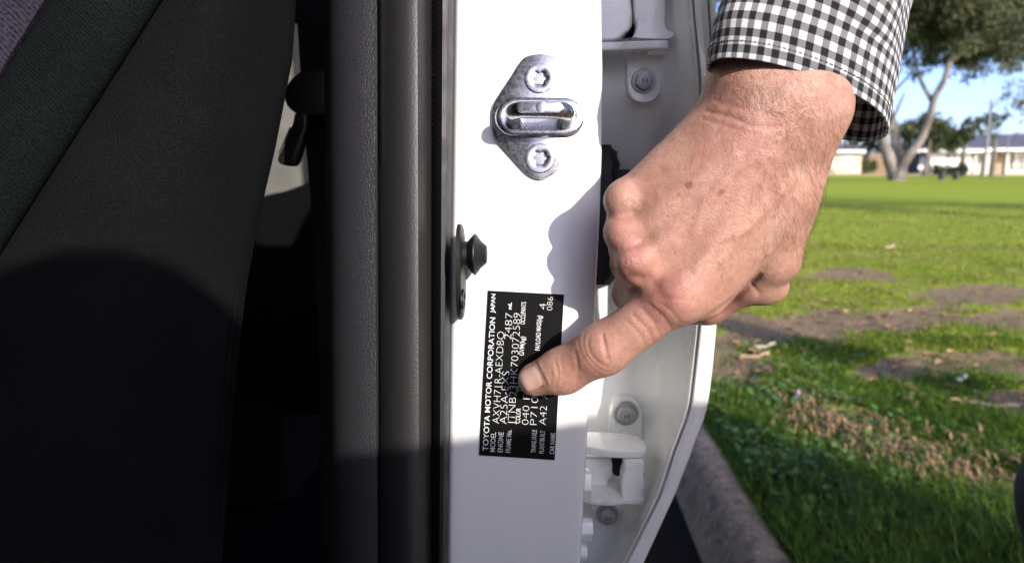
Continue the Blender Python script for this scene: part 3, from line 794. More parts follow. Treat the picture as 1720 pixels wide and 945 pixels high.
c1 = P(776, 503, 0.322)
link('base_hole', revolve([(0, 0.0052), (0.0012, 0.0050), (0.0012, 0.0036), (0.0002, 0.0034)], c1, (1, 0, 0), 24), M['rubber'], bs)

# ---- compliance label with its printed lines
yl = YP - 0.0009
BL = P(780 + 72 / 2.955, 470 + 868 / 2.955, yl); TLc = P(780 + 117 / 2.955, 470 + 52 / 2.955, yl); TR = P(780 + 495 / 2.955, 470 + 72 / 2.955, yl)
U_ = (TLc - BL); Vv = (TR - TLc); LU = U_.length; LV = Vv.length; U_.normalize(); Vv.normalize()
NL = U_.cross(Vv); NL = NL if NL.y < 0 else -NL
corners = [BL, TLc, TLc + Vv * LV, BL + Vv * LV]
lab = link('compliance_label', prism_mesh(smooth_poly(corners, 0), NL * 0.00035, 0.00012, 1), M['plate_black'], car)
lab['label'] = 'black compliance label with white vehicle data'
S_PX = LU / 817.2
def text_line(body, s0, s1, t_mid, cap, offset=0.0, shear=0.0):
    cu = bpy.data.curves.new('t', 'FONT'); cu.body = body; cu.size = 1.0; cu.offset = offset; cu.resolution_u = 4; cu.shear = shear
    ob = bpy.data.objects.new('t', cu); COL.objects.link(ob)
    bpy.context.view_layer.update()
    me = bpy.data.meshes.new_from_object(ob.evaluated_get(bpy.context.evaluated_depsgraph_get()))
    bpy.data.objects.remove(ob); bpy.data.curves.remove(cu)
    co = np.array([v.co[:] for v in me.vertices])
    x0, x1 = co[:, 0].min(), co[:, 0].max(); capu = 0.729
    ks = (s1 - s0) / (x1 - x0); kt = cap / capu
    for i, v in enumerate(me.vertices):
        s_ = (s0 + (co[i, 0] - x0) * ks) * S_PX
        t_ = (t_mid + cap / 2 - co[i, 1] * kt) * S_PX
        v.co = BL + U_ * s_ + Vv * t_ + NL * 0.00040
    me.update()
    o = link('lettering', me, M['ink_white'], lab, smooth=False)
    return o
B_, T_ = 0.006, -0.022
for args in [('TOYOTA MOTOR CORPORATION', 24, 686, 30, 28, B_), ('JAPAN', 708, 802, 28, 21, 0.012),
             ('MODEL', 22, 120, 66, 26, B_), ('AXVH71R-AEXDBQ', 163, 618, 74, 38, T_),
             ('ENGINE', 22, 122, 104, 26, B_), ('A25A-EXS', 164, 424, 110, 38, T_), ('2487', 582, 712, 110, 38, T_), ('mL', 730, 764, 112, 18, 0.03),
             ('FRAME No.', 23, 136, 143, 26, B_), ('JTNB23HK703072589', 164, 714, 150, 38, T_),
             ('COLOR', 172, 246, 183, 24, B_), ('TRIM', 326, 392, 183, 24, B_), ('GVM(kg)', 506, 600, 183, 24, B_), ('OCCUPANTS', 660, 770, 180, 24, B_),
             ('040', 166, 260, 219, 36, T_), ('F', 292, 316, 219, 36, T_),
             ('TRANS./AXLE', 30, 144, 268, 24, B_), ('P710', 168, 306, 260, 36, T_), ('PAYLOAD MASS(kg)', 536, 708, 260, 24, B_), ('4', 738, 768, 274, 38, T_),
             ('PLANT/BUILT', 30, 142, 308, 24, B_), ('A42', 170, 264, 305, 36, T_), ('A', 300, 330, 305, 36, T_), ('086', 736, 802, 308, 30, T_),
             ('CAR NAME', 30, 134, 360, 24, B_)]:
    text_line(*args)

# ---- open front door, beside and behind the camera: its sill line and mirror shade the lower half of the view
hx_, hy_ = 0.10, -0.65
dd = Vector((0.95, 0.45, 0)).normalized(); dn = Vector((dd.y, -dd.x, 0))          # along the door, outward normal
def dpt(q, off, z): return Vector((hx_, hy_, 0)) + dd * q + dn * off + Vector((0, 0, z))
def door_height(p):
    # height at which the sun ray through p crosses the door
    A2 = np.array([[SUN_H.x, -dd.x], [SUN_H.y, -dd.y]]); s_, q_ = np.linalg.solve(A2, np.array([hx_ - p.x, hy_ - p.y]))
    return q_, p.z + s_ * math.tan(SUN_EL)
BELT = door_height(P(880, 757, YP))[1]
hq, hz = door_height(P(245, 458, 0.29)); print('belt', BELT, 'mirror', hq, hz)
prof = [(0.0, 0.05), (0.035, 0.08), (0.045, 0.35), (0.06, 0.62), (0.05, 0.85), (0.012, BELT), (-0.03, BELT), (-0.05, 0.8), (-0.07, 0.6), (-0.05, 0.3), (-0.04, 0.06)]
rows = [[dpt(q, a, z) for a, z in prof] for q in np.linspace(0.0, 1.05, 12)]
rows = [[dpt(0, 0, 0.5)] * len(prof)] + rows + [[dpt(1.05, 0, 0.5)] * len(prof)]
fd = link('front_door', loft(rows, True), M['paint'], car, angle=50)
link('door_trim', loft([[dpt(q, a, z) for a, z in ((-0.055, 0.2), (-0.09, 0.3), (-0.085, 0.58), (-0.12, 0.66), (-0.10, 0.72), (-0.06, 0.78), (-0.055, 1.03))] for q in np.linspace(0.06, 1.0, 8)]), M['plastic'], fd)
rows = []
mc = dpt(hq - 0.03, 0.05, hz - 0.052)
for i in range(9):
    ph = PI * (i + 0.001) / 8.002
    rows.append([mc + dn * 0.06 * math.cos(ph) + (dd * 0.095 * math.cos(a) + Vector((0, 0, 0.085 * math.sin(a)))) * math.sin(ph) ** 0.5 for a in np.linspace(0, 2 * PI, 24, endpoint=False)])
link('door_mirror', loft(rows, True), M['paint'], fd)
link('mirror_sail', prism_mesh([dpt(0.0, -0.02, BELT - 0.02), dpt(hq, -0.02, BELT - 0.02), dpt(hq - 0.05, -0.02, hz - 0.05), dpt(0.0, -0.02, hz - 0.06)], dn * 0.02, 0.004), M['plastic'], fd)

# ================================================================== THE PERSON
P = P_upright
person = tag(empty('person', (0.70, 0.45, 0.0)), 'person in black and white gingham shirt pointing at the black label with index finger', 'person')

class SDF:
    def __init__(self, lo, hi, h):
        self.lo = np.array(lo, dtype=np.float64); self.h = h
        self.n = np.ceil((np.array(hi) - self.lo) / h).astype(int) + 1
        self.ax = [self.lo[i] + h * np.arange(self.n[i]) for i in range(3)]
        self.d = np.full(self.n, 0.05, dtype=np.float32)
    def cap(self, p0, p1, r0, r1, k=0.004, sub=False):
        p0 = np.array(p0); p1 = np.array(p1)
        m = max(r0, r1) + 0.012 + k
        lo = np.minimum(p0, p1) - m; hi = np.maximum(p0, p1) + m
        i0 = np.clip(np.floor((lo - self.lo) / self.h).astype(int), 0, self.n); i1 = np.clip(np.ceil((hi - self.lo) / self.h).astype(int) + 1, 0, self.n)
        if np.any(i1 <= i0): return
        sl = tuple(slice(a, b) for a, b in zip(i0, i1))
        X = self.ax[0][sl[0]][:, None, None]; Y = self.ax[1][sl[1]][None, :, None]; Z = self.ax[2][sl[2]][None, None, :]
        ba = p1 - p0; L2 = max(1e-12, float(ba @ ba))
        t = np.clip(((X - p0[0]) * ba[0] + (Y - p0[1]) * ba[1] + (Z - p0[2]) * ba[2]) / L2, 0, 1)
        q = np.sqrt((X - p0[0] - t * ba[0]) ** 2 + (Y - p0[1] - t * ba[1]) ** 2 + (Z - p0[2] - t * ba[2]) ** 2) - (r0 + (r1 - r0) * t)
        q = q.astype(np.float32); d = self.d[sl]
        if sub:
            hh = np.clip(0.5 - 0.5 * (d + q) / k, 0, 1); self.d[sl] = d * (1 - hh) - q * hh + k * hh * (1 - hh)
        else:
            hh = np.clip(0.5 + 0.5 * (d - q) / k, 0, 1); self.d[sl] = d * (1 - hh) + q * hh - k * hh * (1 - hh)
    def mesh(self):
        d = self.d; s = d < 0; n = self.n
        cnt = np.zeros(n - 1, dtype=np.float32); acc = np.zeros(tuple(n - 1) + (3,), dtype=np.float32)
        c8 = [(i, j, k) for i in (0, 1) for j in (0, 1) for k in (0, 1)]
        def blk(a, o): return a[o[0]:n[0] - 1 + o[0], o[1]:n[1] - 1 + o[1], o[2]:n[2] - 1 + o[2]]
        inside = sum(blk(s, o).astype(np.int8) for o in c8)
        act = (inside > 0) & (inside < 8)
        ii = np.argwhere(act)
        acc = np.zeros((len(ii), 3)); cnt = np.zeros(len(ii))
        for o in c8:
            for ax in range(3):
                if o[ax]: continue
                o2 = list(o); o2[ax] = 1
                a = d[ii[:, 0] + o[0], ii[:, 1] + o[1], ii[:, 2] + o[2]]; b = d[ii[:, 0] + o2[0], ii[:, 1] + o2[1], ii[:, 2] + o2[2]]
                cr = (a < 0) != (b < 0)
                t = np.where(cr, a / np.where(cr, a - b, 1), 0)
                pos = np.tile(np.array(o, dtype=float), (len(ii), 1)); pos[:, ax] += t
                acc += pos * cr[:, None]; cnt += cr
        V = self.lo + (ii + acc / cnt[:, None]) * self.h
        vid = np.full(n - 1, -1, dtype=np.int32); vid[ii[:, 0], ii[:, 1], ii[:, 2]] = np.arange(len(ii))
        quads = []
        for ax in range(3):
            b1, b2 = [(1, 2), (2, 0), (0, 1)][ax]
            sl0 = [slice(1, n[k] - 1) for k in range(3)]; sl1 = list(sl0)
            sl0[ax] = slice(0, n[ax] - 1); sl1[ax] = slice(1, n[ax])
            A = s[tuple(sl0)]; B = s[tuple(sl1)]
            e = np.argwhere(A != B); flip = A[e[:, 0], e[:, 1], e[:, 2]]
            base = e.copy()
            for k in range(3):
                if k != ax: base[:, k] += 1
            def g(da, db):
                q = base.copy(); q[:, b1] += da; q[:, b2] += db
                return vid[q[:, 0], q[:, 1], q[:, 2]]
            Q = np.stack([g(-1, -1), g(0, -1), g(0, 0), g(-1, 0)], 1)
            Q[~flip] = Q[~flip][:, ::-1]
            quads.append(Q)
        Q = np.concatenate(quads); Q = Q[(Q >= 0).all(1)]
        return V, Q

def laplace(V, Q, it, w=0.5):
    e = np.concatenate([Q[:, [0, 1]], Q[:, [1, 2]], Q[:, [2, 3]], Q[:, [3, 0]]])
    e = np.concatenate([e, e[:, ::-1]])
    deg = np.bincount(e[:, 0], minlength=len(V))[:, None]
    for _ in range(it):
        s_ = np.stack([np.bincount(e[:, 0], weights=V[e[:, 1], k], minlength=len(V)) for k in range(3)], 1)
        V = V + w * (s_ / np.maximum(deg, 1) - V)
    return V
def vnormals(V, Q):
    n = np.cross(V[Q[:, 2]] - V[Q[:, 0]], V[Q[:, 3]] - V[Q[:, 1]])
    N = np.stack([sum(np.bincount(Q[:, c], weights=n[:, k], minlength=len(V)) for c in range(4)) for k in range(3)], 1)
    return N / np.maximum(np.linalg.norm(N, axis=1), 1e-12)[:, None]

# ---- right hand, bone by bone (u, v, distance) ; radii in mm
HB = dict(
    fu=(1330, -150, .300), wl=(1268, 142, .303), wr=(1340, 150, .309), wl0=(1350, -120, .318), wr0=(1420, -120, .324),
    p_m0=(1262, 172, .304), p_m=(1054, 338, .307), p_p=(1050, 374, .338), p_d=(1105, 392, .352),
    r_m0=(1285, 170, .299), r_m=(1054, 393, .304), r_p=(1056, 442, .338), r_d=(1112, 456, .352),
    m_m0=(1308, 172, .297), m_m=(1074, 442, .301), m_p=(1060, 494, .334), m_d=(1120, 508, .350),
    i_m0=(1332, 178, .303), i_m=(1140, 496, .299), i_p=(1014, 585, .3075), i_d=(946, 622, .3165), i_t=(898, 637.5, .3205),
    t_0=(1346, 195, .307), t_1=(1296, 432, .318), t_2=(1262, 470, .325), t_3=(1192, 512, .338), t_4=(1130, 520, .352),
    w_0=(1300, 330, .307), w_1=(1180, 495, .307))
B = {k: np.array(P(*v)) for k, v in HB.items()}
lo = np.array(P(855, 690, .26)); hand = SDF((-0.03, 0.262, 0.70), (0.165, 0.372, 1.0), 0.00095)
def cp(a, b, r0, r1, k=4): hand.cap(B[a], B[b], r0 / 1000, r1 / 1000, k / 1000)
cp('wl0', 'wl', 18, 18.6, 8); cp('wr0', 'wr', 18, 19.2, 14)
cp('wl', 'p_m0', 18, 16, 10); cp('wr', 'i_m0', 19, 17.5, 10)
cp('p_m0', 'p_m', 15.5, 8.6, 8); cp('r_m0', 'r_m', 16.5, 8.8, 5); cp('m_m0', 'm_m', 17, 9.6, 6); cp('i_m0', 'i_m', 17.5, 11.8, 10)
cp('t_0', 't_1', 17.5, 12.5, 10); cp('t_1', 't_2', 11.5, 10.3, 5)
cp('w_0', 'w_1', 16, 11.5, 8)
cp('t_2', 't_3', 10.2, 9.2, 5); cp('t_3', 't_4', 9.2, 8.6, 4)
for f in 'prm':
    r0 = {'p': 9.2, 'r': 9.6, 'm': 10.2}[f]
    cp(f + '_m', f + '_p', r0, 8.8, 2.6); cp(f + '_p', f + '_d', 8.8, 8.2, 3)
cp('i_m', 'i_p', 11.2, 11.3, 6)
cp('i_p', 'i_d', 11.3, 10.7, 6); cp('i_d', 'i_t', 10.6, 8.3, 5)
def ball(u, v, y, r, k): q = np.array(P(u, v, y)); hand.cap(q, q + 1e-6, r / 1000, r / 1000, k / 1000)
ball(1132, 488, .2955, 9.0, 9); ball(1068, 436, .2965, 9.4, 3); ball(1047, 389, .3025, 8.3, 4); ball(1048, 335, .3055, 8.0, 5)
ball(1290, 478, .3245, 9.6, 4)                      # thumb joint

HV, HQ = hand.mesh()
HV = laplace(HV, HQ, 3, 0.5)
HN = vnormals(HV, HQ)
hu, hv = project(HV)
view = np.array([0, 0, CAM_H]) - HV; view /= np.linalg.norm(view, axis=1)[:, None]
face = np.clip((HN * view).sum(1) * 1.6, 0, 1)
disp = np.zeros(len(HV)); red = np.zeros(len(HV)); spot = np.zeros(len(HV)); crease = np.zeros(len(HV))
def seg_dist(pts):
    best = np.full(len(HV), 1e9)
    for (a, b) in zip(pts[:-1], pts[1:]):
        ax, ay = a; bx, by = b; L2 = (bx - ax) ** 2 + (by - ay) ** 2
        t_ = np.clip(((hu - ax) * (bx - ax) + (hv - ay) * (by - ay)) / L2, 0, 1)
        best = np.minimum(best, np.hypot(hu - ax - t_ * (bx - ax), hv - ay - t_ * (by - ay)))
    return best
def line(pts, width, mm, c=0.0, r_=0.0):
    g = np.exp(-(seg_dist(pts) / width) ** 2) * face
    globals()['disp'] += g * mm / 1000; globals()['crease'] += g * c; globals()['red'] += g * r_
# tendons and veins on the back of the hand
line([(1310, 230), (1240, 340), (1150, 470)], 16, 0.7); line([(1285, 230), (1190, 330), (1090, 425)], 14, 0.8); line([(1262, 220), (1160, 310), (1070, 385)], 13, 0.7)
line([(1330, 300), (1290, 350), (1250, 385), (1215, 400), (1190, 425), (1170, 452)], 8, 0.75); line([(1250, 385), (1225, 420), (1210, 440)], 7, 0.5)
line([(1235, 260), (1190, 300), (1150, 310), (1110, 330)], 8, 0.45); line([(1290, 260), (1225, 290), (1180, 350), (1165, 390)], 8, 0.5)
# hollows between knuckles
line([(1095, 470), (1120, 455)], 20, -0.8); line([(1066, 412), (1085, 400)], 15, -0.7); line([(1056, 363), (1075, 353)], 14, -0.6)
line([(1120, 455), (1200, 400)], 26, -0.35); line([(1085, 400), (1150, 350)], 26, -0.3)
line([(1060, 462), (1095, 475), (1115, 505)], 12, -0.7, 0.15, 0.3)
# clefts between the folded fingers
line([(1012, 364), (1036, 363), (1062, 357)], 7, -0.8, 0.3); line([(1026, 428), (1046, 416), (1074, 404)], 7, -0.8, 0.3); line([(1022, 466), (1045, 468), (1075, 472)], 7, -0.7, 0.25)
# wrist creases
line([(1185, 186), (1225, 196), (1268, 214), (1310, 214)], 3.2, -0.45, 0.35); line([(1182, 200), (1235, 216), (1275, 226)], 3.2, -0.3, 0.25); line([(1200, 170), (1250, 182), (1300, 195)], 3.5, -0.3, 0.2)
line([(1260, 215), (1305, 205), (1350, 180), (1390, 165)], 4, -0.25, 0.2)
# index PIP knuckle: oval pad with folds round it
th = math.atan2(622 - 496, 946 - 1140)
cx, cy = 1010, 588
lx = (hu - cx) * math.cos(th) + (hv - cy) * math.sin(th); ly = -(hu - cx) * math.sin(th) + (hv - cy) * math.cos(th)
pad = np.sqrt((lx / 16) ** 2 + (ly / 27) ** 2)
disp += face * (0.30e-3 * np.exp(-(pad / 0.75) ** 4) - 0.40e-3 * np.exp(-((pad - 1.12) / 0.17) ** 2) * np.clip(0.35 + lx / 14, 0.0, 1))
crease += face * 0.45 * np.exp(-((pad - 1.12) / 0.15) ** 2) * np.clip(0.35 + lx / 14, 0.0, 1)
for q, wgt in ((1.55, 0.45), (1.95, 0.3)):
    g = face * np.exp(-((pad - q) / 0.13) ** 2) * (lx > -8) ; disp -= wgt * 0.7e-3 * g; crease += 0.3 * wgt * g
line([(1012, 563), (1017, 585), (1021, 604)], 2.4, -0.9, 0.6, 0.2)
# fold of skin round the nail
nx = (hu - 891) * -0.90 + (hv - 636.5) * 0.436; ny = (hu - 891) * 0.436 + (hv - 636.5) * 0.90
nq = np.maximum(np.abs(nx + 1) / 19.5, np.abs(ny) / 20.5)
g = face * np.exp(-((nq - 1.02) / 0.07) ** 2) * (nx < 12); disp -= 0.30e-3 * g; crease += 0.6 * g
g = face * np.exp(-((nq - 1.25) / 0.12) ** 2) * (nx < 8); disp += 0.25e-3 * g
# skin folds behind the index knuckle
for q, (a, b) in enumerate([((1052, 538), (1088, 588)), ((1063, 528), (1101, 580)), ((1078, 518), (1112, 570)), ((1090, 511), (1130, 556)), ((1104, 508), (1142, 540))]):
    m_ = ((a[0] + b[0]) / 2 + 4, (a[1] + b[1]) / 2 - 3); line([a, m_, b], 2.6, -0.28 - 0.1 * (q % 2), 0.25)
line([(966, 592), (972, 618), (968, 648)], 2.6, -0.35, 0.25); line([(932, 606), (938, 628), (934, 652)], 2.6, -0.3, 0.2); line([(941, 603), (946, 626), (943, 652)], 2.4, -0.25, 0.15); line([(924, 614), (927, 630), (925, 645)], 2.4, -0.2, 0.1)
for q in range(4): line([(1040 + 9 * q, 414 + 3 * q), (1046 + 9 * q, 426 + 2 * q), (1050 + 9 * q, 442 + 2 * q)], 2.0, -0.18, 0.05)
for q in range(5): line([(1100 + 10 * q, 505 - 3 * q), (1130 + 10 * q, 500 + 2 * q)], 2.2, -0.2, 0.12)
# fold between hand edge and thumb
line([(1165, 548), (1200, 527), (1240, 497), (1262, 478), (1275, 462)], 5, -1.1, 0.5, 0.2); line([(1262, 478), (1275, 492)], 4, -0.5, 0.3)
# broad unevenness
disp += np.array([mnoise.fractal(Vector(p) * 55, 0.9, 2.1, 3) for p in HV]) * 0.00032
def rblob(u, v, s, w): globals()['red'] += w * np.exp(-(((hu - u) ** 2 + (hv - v) ** 2) / s ** 2))
for q in [(1132, 492, 42, .9), (1060, 432, 30, .95), (1010, 588, 26, .55), (1040, 385, 26, .4), (1280, 255, 50, .45), (1225, 180, 45, .45), (1160, 370, 60, .3), (1100, 540, 40, .4), (1210, 250, 60, .2), (960, 640, 30, .35), (1040, 500, 30, .4), (1340, 330, 40, .15), (1235, 525, 40, .4), (905, 655, 20, .3)]: rblob(*q)
for (u, v, s_) in ((1156, 312, 6), (1161, 307, 4), (1208, 325, 5.5), (1213, 321, 4), (1140, 327, 3.5), (1122, 363, 2.4), (1165, 364, 2.6), (1286, 430, 2)):
    spot += np.exp(-(((hu - u) ** 2 + (hv - v) ** 2) / s_ ** 2) ** 2) * face
HV2 = HV + HN * disp[:, None]
hme = mesh_np('body', HV2, HQ)

# ---- head and neck (out of the picture to the right, above)
head = SDF((0.40, -0.02, 1.16), (0.86, 0.48, 1.72), 0.006)
def hcap(a, b, r0, r1, k=0.02): head.cap(np.array(a), np.array(b), r0, r1, k)
hc = np.array([0.60, 0.20, 1.52])
hcap(hc + [0.03, 0, 0.03], hc + [-0.02, 0, 0.03], 0.085, 0.080); hcap(hc + [-0.03, 0, -0.05], hc + [-0.055, 0, -0.075], 0.05, 0.035, 0.03)
hcap(hc + [0.03, 0, -0.04], hc + [0.08, 0.01, -0.20], 0.055, 0.06, 0.03)
hcap(hc + [-0.095, 0, 0.015], hc + [-0.115, 0, -0.018], 0.008, 0.013, 0.012)
for s_ in (-1, 1):
    hcap(hc + [0.01, s_ * 0.078, 0.01], hc + [0.015, s_ * 0.082, -0.03], 0.014, 0.010, 0.008)
    head.cap(hc + [-0.092, s_ * 0.032, 0.012], hc + [-0.094, s_ * 0.034, 0.012], 0.012, 0.012, 0.012, sub=True)
hcap(hc + [-0.082, -0.02, -0.052], hc + [-0.082, 0.02, -0.052], 0.008, 0.008, 0.008)
NV, NQ = head.mesh(); NV = laplace(NV, NQ, 2)
for nm, arr in (('red', red), ('spot', spot), ('crease', crease)):
    a = hme.attributes.new(nm, 'FLOAT', 'POINT'); a.data.foreach_set('value', np.clip(arr, 0, 1.5).astype(np.float32))
t = NT('skin'); c = t.coord('Object')
n1 = t.noise(c, 70, 5, 0.6); n2 = t.noise(c, 380, 4, 0.65)
base = t.mix(t.ramp(n1, [(0.3, 0), (0.7, 1)]), (0.465, 0.250, 0.180), (0.550, 0.345, 0.262))
rd = t.n('ShaderNodeAttribute', attribute_name='red'); sp = t.n('ShaderNodeAttribute', attribute_name='spot'); cr = t.n('ShaderNodeAttribute', attribute_name='crease')
base = t.mix(t.math('MULTIPLY', t.math('MULTIPLY', rd.outputs['Fac'], t.ramp(n1, [(0.2, 0.5), (0.8, 1.0)])), 0.66), base, (0.47, 0.150, 0.145))
base = t.mix(t.ramp(n2, [(0.40, 0.0), (0.66, 0.55)]), base, (0.42, 0.155, 0.125))
n5 = t.noise(c, 150, 4, 0.6); base = t.mix(t.ramp(n5, [(0.5, 0.0), (0.7, 0.2)]), base, (0.50, 0.21, 0.165))
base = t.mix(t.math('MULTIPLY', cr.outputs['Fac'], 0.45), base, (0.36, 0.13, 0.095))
base = t.mix(t.math('MULTIPLY', sp.outputs['Fac'], 0.75), base, (0.27, 0.105, 0.05))
v1 = t.n('ShaderNodeTexVoronoi'); v1.feature = 'DISTANCE_TO_EDGE'; v1.inputs['Scale'].default_value = 1300; t.l(c, v1.inputs['Vector'])
v2 = t.n('ShaderNodeTexVoronoi'); v2.feature = 'DISTANCE_TO_EDGE'; v2.inputs['Scale'].default_value = 430
mp = t.n('ShaderNodeMapping'); mp.inputs['Rotation'].default_value = (0.2, 0.3, 0.6); mp.inputs['Scale'].default_value = (0.6, 1, 1.5); t.l(c, mp.inputs[0]); t.l(mp.outputs[0], v2.inputs['Vector'])
hgt = t.math('ADD', t.math('ADD', t.math('MULTIPLY', t.ramp(v1.outputs['Distance'], [(0, 0), (0.2, 1)]), 0.35), t.math('MULTIPLY', t.ramp(v2.outputs['Distance'], [(0, 0), (0.10, 1)]), 0.22)), t.math('MULTIPLY', n2, 0.5))
t.set(base=base, rough=t.ramp(n2, [(0.3, 0.36), (0.7, 0.5)]), sss=0.14, spec=0.55, normal=t.bump(hgt, 0.5, 0.0006))
t.b.inputs['Subsurface Radius'].default_value = (1.0, 0.35, 0.2); t.b.inputs['Subsurface Scale'].default_value = 0.003
M['skin'] = t.m
link('head', mesh_np('head', NV, NQ), M['skin'], person, angle=None)
body = link('body', hme, M['skin'], person, angle=None); body['label'] = 'pale weathered right hand with pointing index finger'

# ---- finger nail, laid on the finger's surface
from mathutils.bvhtree import BVHTree
bvh = BVHTree.FromPolygons([tuple(v) for v in HV2], [tuple(q) for q in HQ.tolist()])
camv = Vector((0, 0, CAM_H))
def on_hand(u, v):
    d = (P(u, v, 0.3) - camv).normalized(); hit = bvh.ray_cast(camv, d)
    return hit
def nail():
    cxn, cyn = 891, 636.5; ax = Vector((-0.90, 0.436)); sd = Vector((0.436, 0.90))
    rows = []
    for i in range(12):
        a_ = -17.5 + 36.5 * i / 11
        rr = []
        for j in range(11):
            b_ = (j - 5) / 5
            w = 19.5 * (1 - 0.10 * max(0, -a_ / 18) ** 2 - 0.14 * max(0, (a_ - 8) / 10) ** 2)
            aa = a_ - (3.2 if a_ < 0 else 3.6) * b_ * b_ * (1 if abs(a_) > 8 else abs(a_) / 8) * (-1 if a_ < 0 else 1)
            u = cxn + ax.x * aa + sd.x * b_ * w; v = cyn + ax.y * aa + sd.y * b_ * w
            h_ = on_hand(u, v)
            if h_[0] is None: rr.append(None); continue
            edge = max(abs(b_) ** 4, (abs(a_) / 18.5) ** 6)
            rr.append(h_[0] + h_[1] * (0.00062 - 0.0007 * edge))
        rows.append(rr)
    V = []; idm = {}; Fc = []
    for i, r_ in enumerate(rows):
        for j, p in enumerate(r_):
            if p is not None: idm[i, j] = len(V); V.append(p)
    for i in range(11):
        for j in range(10):
            k = [(i, j), (i, j + 1), (i + 1, j + 1), (i + 1, j)]
            if all(q in idm for q in k): Fc.append(tuple(idm[q] for q in k))
    return pyd('nail', V, Fc)
t = NT('finger_nail'); c = t.coord('Object')
n1 = t.noise(c, 260, 4)
t.set(base=t.mix(n1, (0.60, 0.36, 0.29), (0.66, 0.45, 0.37)), rough=0.35, sss=0.15, coat=0.15)
t.b.inputs['Subsurface Scale'].default_value = 0.002
nl = link('finger_nail', nail(), t.m, body, angle=None); nl['label'] = 'short trimmed index finger nail'

# ---- fine hairs on wrist and back of hand
r = np.random.default_rng(77)
Vx = []; Fx = []
cand = np.where((hv > 60) & (hv < 470) & (hu > 1120) & (face > 0.05))[0]
wgt = np.exp(-((hu[cand] - 1335) / 75) ** 2 - ((hv[cand] - 260) / 150) ** 2) + 0.5 * np.exp(-((hu[cand] - 1260) / 60) ** 2 - ((hv[cand] - 120) / 40) ** 2) + 0.06
pick = r.choice(cand, 700, replace=True, p=wgt / wgt.sum())
for i in pick:
    p = Vector(HV2[i]); nn = Vector(HN[i])
    flow = (P(1220, 430, 0.30) - P(1330, 180, 0.30)).normalized() * 0.55 + (P(1420, 330, 0.30) - P(1250, 250, 0.30)).normalized() * (0.5 + 0.5 * r.random())
    flow = (flow + Vector(r.normal(0, 0.32, 3))); flow = (flow - nn * flow.dot(nn)).normalized()
    L = 0.004 + 0.009 * r.random(); pts = []
    cv = Vector(r.normal(0, 0.25, 3))
    for q in range(5):
        f_ = q / 4; pts.append(p + flow * L * f_ + nn * (0.0022 * math.sin(f_ * PI * 0.75) * (0.5 + r.random() * 0.1)) + cv * L * 0.4 * f_ * f_)
    w = 0.000036
    v_, f_ = tube_mesh(pts, [w, w, w * 0.9, w * 0.7, w * 0.3], 3, False)
    o = len(Vx); Vx += v_; Fx += [tuple(k + o for k in x) for x in f_]
t = NT('body_hair'); t.set(base=(0.11, 0.065, 0.04), rough=0.45)
hr = link('hand_hair', pyd('hair', Vx, Fx), t.m, body, angle=None); hr['kind'] = 'stuff'

# ---- gingham sleeve: cuff tube with real thickness
def gingham(name, kind):
    t = NT(name)
    tc = t.n('ShaderNodeTexCoord'); sep = t.n('ShaderNodeSeparateXYZ')
    t.l(tc.outputs[kind], sep.inputs[0])
    def stripe(sock):
        return t.math('GREATER_THAN', t.math('FRACT', sock), 0.5)
    a, b = stripe(sep.outputs[0]), stripe(sep.outputs[1])
    s = t.math('MULTIPLY', t.math('ADD', a, b), 0.5)
    c = t.coord('Object'); th_ = t.n('ShaderNodeTexNoise'); th_.inputs['Scale'].default_value = 2200; t.l(c, th_.inputs['Vector'])
    colr = t.ramp(s, [(0.0, (0.70, 0.70, 0.72)), (0.5, (0.20, 0.20, 0.205)), (1.0, (0.013, 0.013, 0.016))])
    vr = t.ramp(th_.outputs['Fac'], [(0.3, 0.82), (0.7, 1.1)])
    w1 = t.math('SINE', t.math('MULTIPLY', sep.outputs[0], 2 * PI * 11)); w2 = t.math('SINE', t.math('MULTIPLY', sep.outputs[1], 2 * PI * 11))
    t.set(base=t.mix(1.0, colr, vr, 'MULTIPLY'), rough=0.85, sheen=0.15, spec=0.2, normal=t.bump(t.math('ADD', t.math('MULTIPLY', w1, w2), th_.outputs['Fac']), 0.3, 0.0003))
    return t.m
M['gingham'] = gingham('gingham_cotton', 'UV')
cA0 = P(1194, 126, .302); cA1 = P(1488, 204, .318)
C0 = (cA0 + cA1) / 2; Ah = (cA1 - cA0) / 2
Bn = P(1318, 112, .2805) - C0; Bf = P(1392, 229, .350) - C0
path = [(C0, Ah, Bn, Bf)]
def ringset(c, sA, rot, sB): return c, sA, rot, sB
c1 = P(1356, 102, .307); c2 = P(1372, 44, .308); c3 = P(1400, -80, .312); c4 = P(1465, -300, .312); c5 = Vector((0.24, 0.28, 1.10))
keys = [C0, c1, c2, c3, c4, c5]; scl = [1.0, 0.985, 0.965, 0.97, 1.10, 1.28]
NR = 70; NA = 120
cum = [0.0]
for a, b in zip(keys[:-1], keys[1:]): cum.append(cum[-1] + (b - a).length)
rows = []; lens = np.linspace(0, 1, NR) ** 1.5 * cum[-1]
def key_at(L):
    for i in range(len(keys) - 1):
        if L <= cum[i + 1] + 1e-9:
            f_ = (L - cum[i]) / (cum[i + 1] - cum[i]); return keys[i].lerp(keys[i + 1], f_), scl[i] * (1 - f_) + scl[i + 1] * f_, i + f_
    return keys[-1], scl[-1], len(keys) - 1
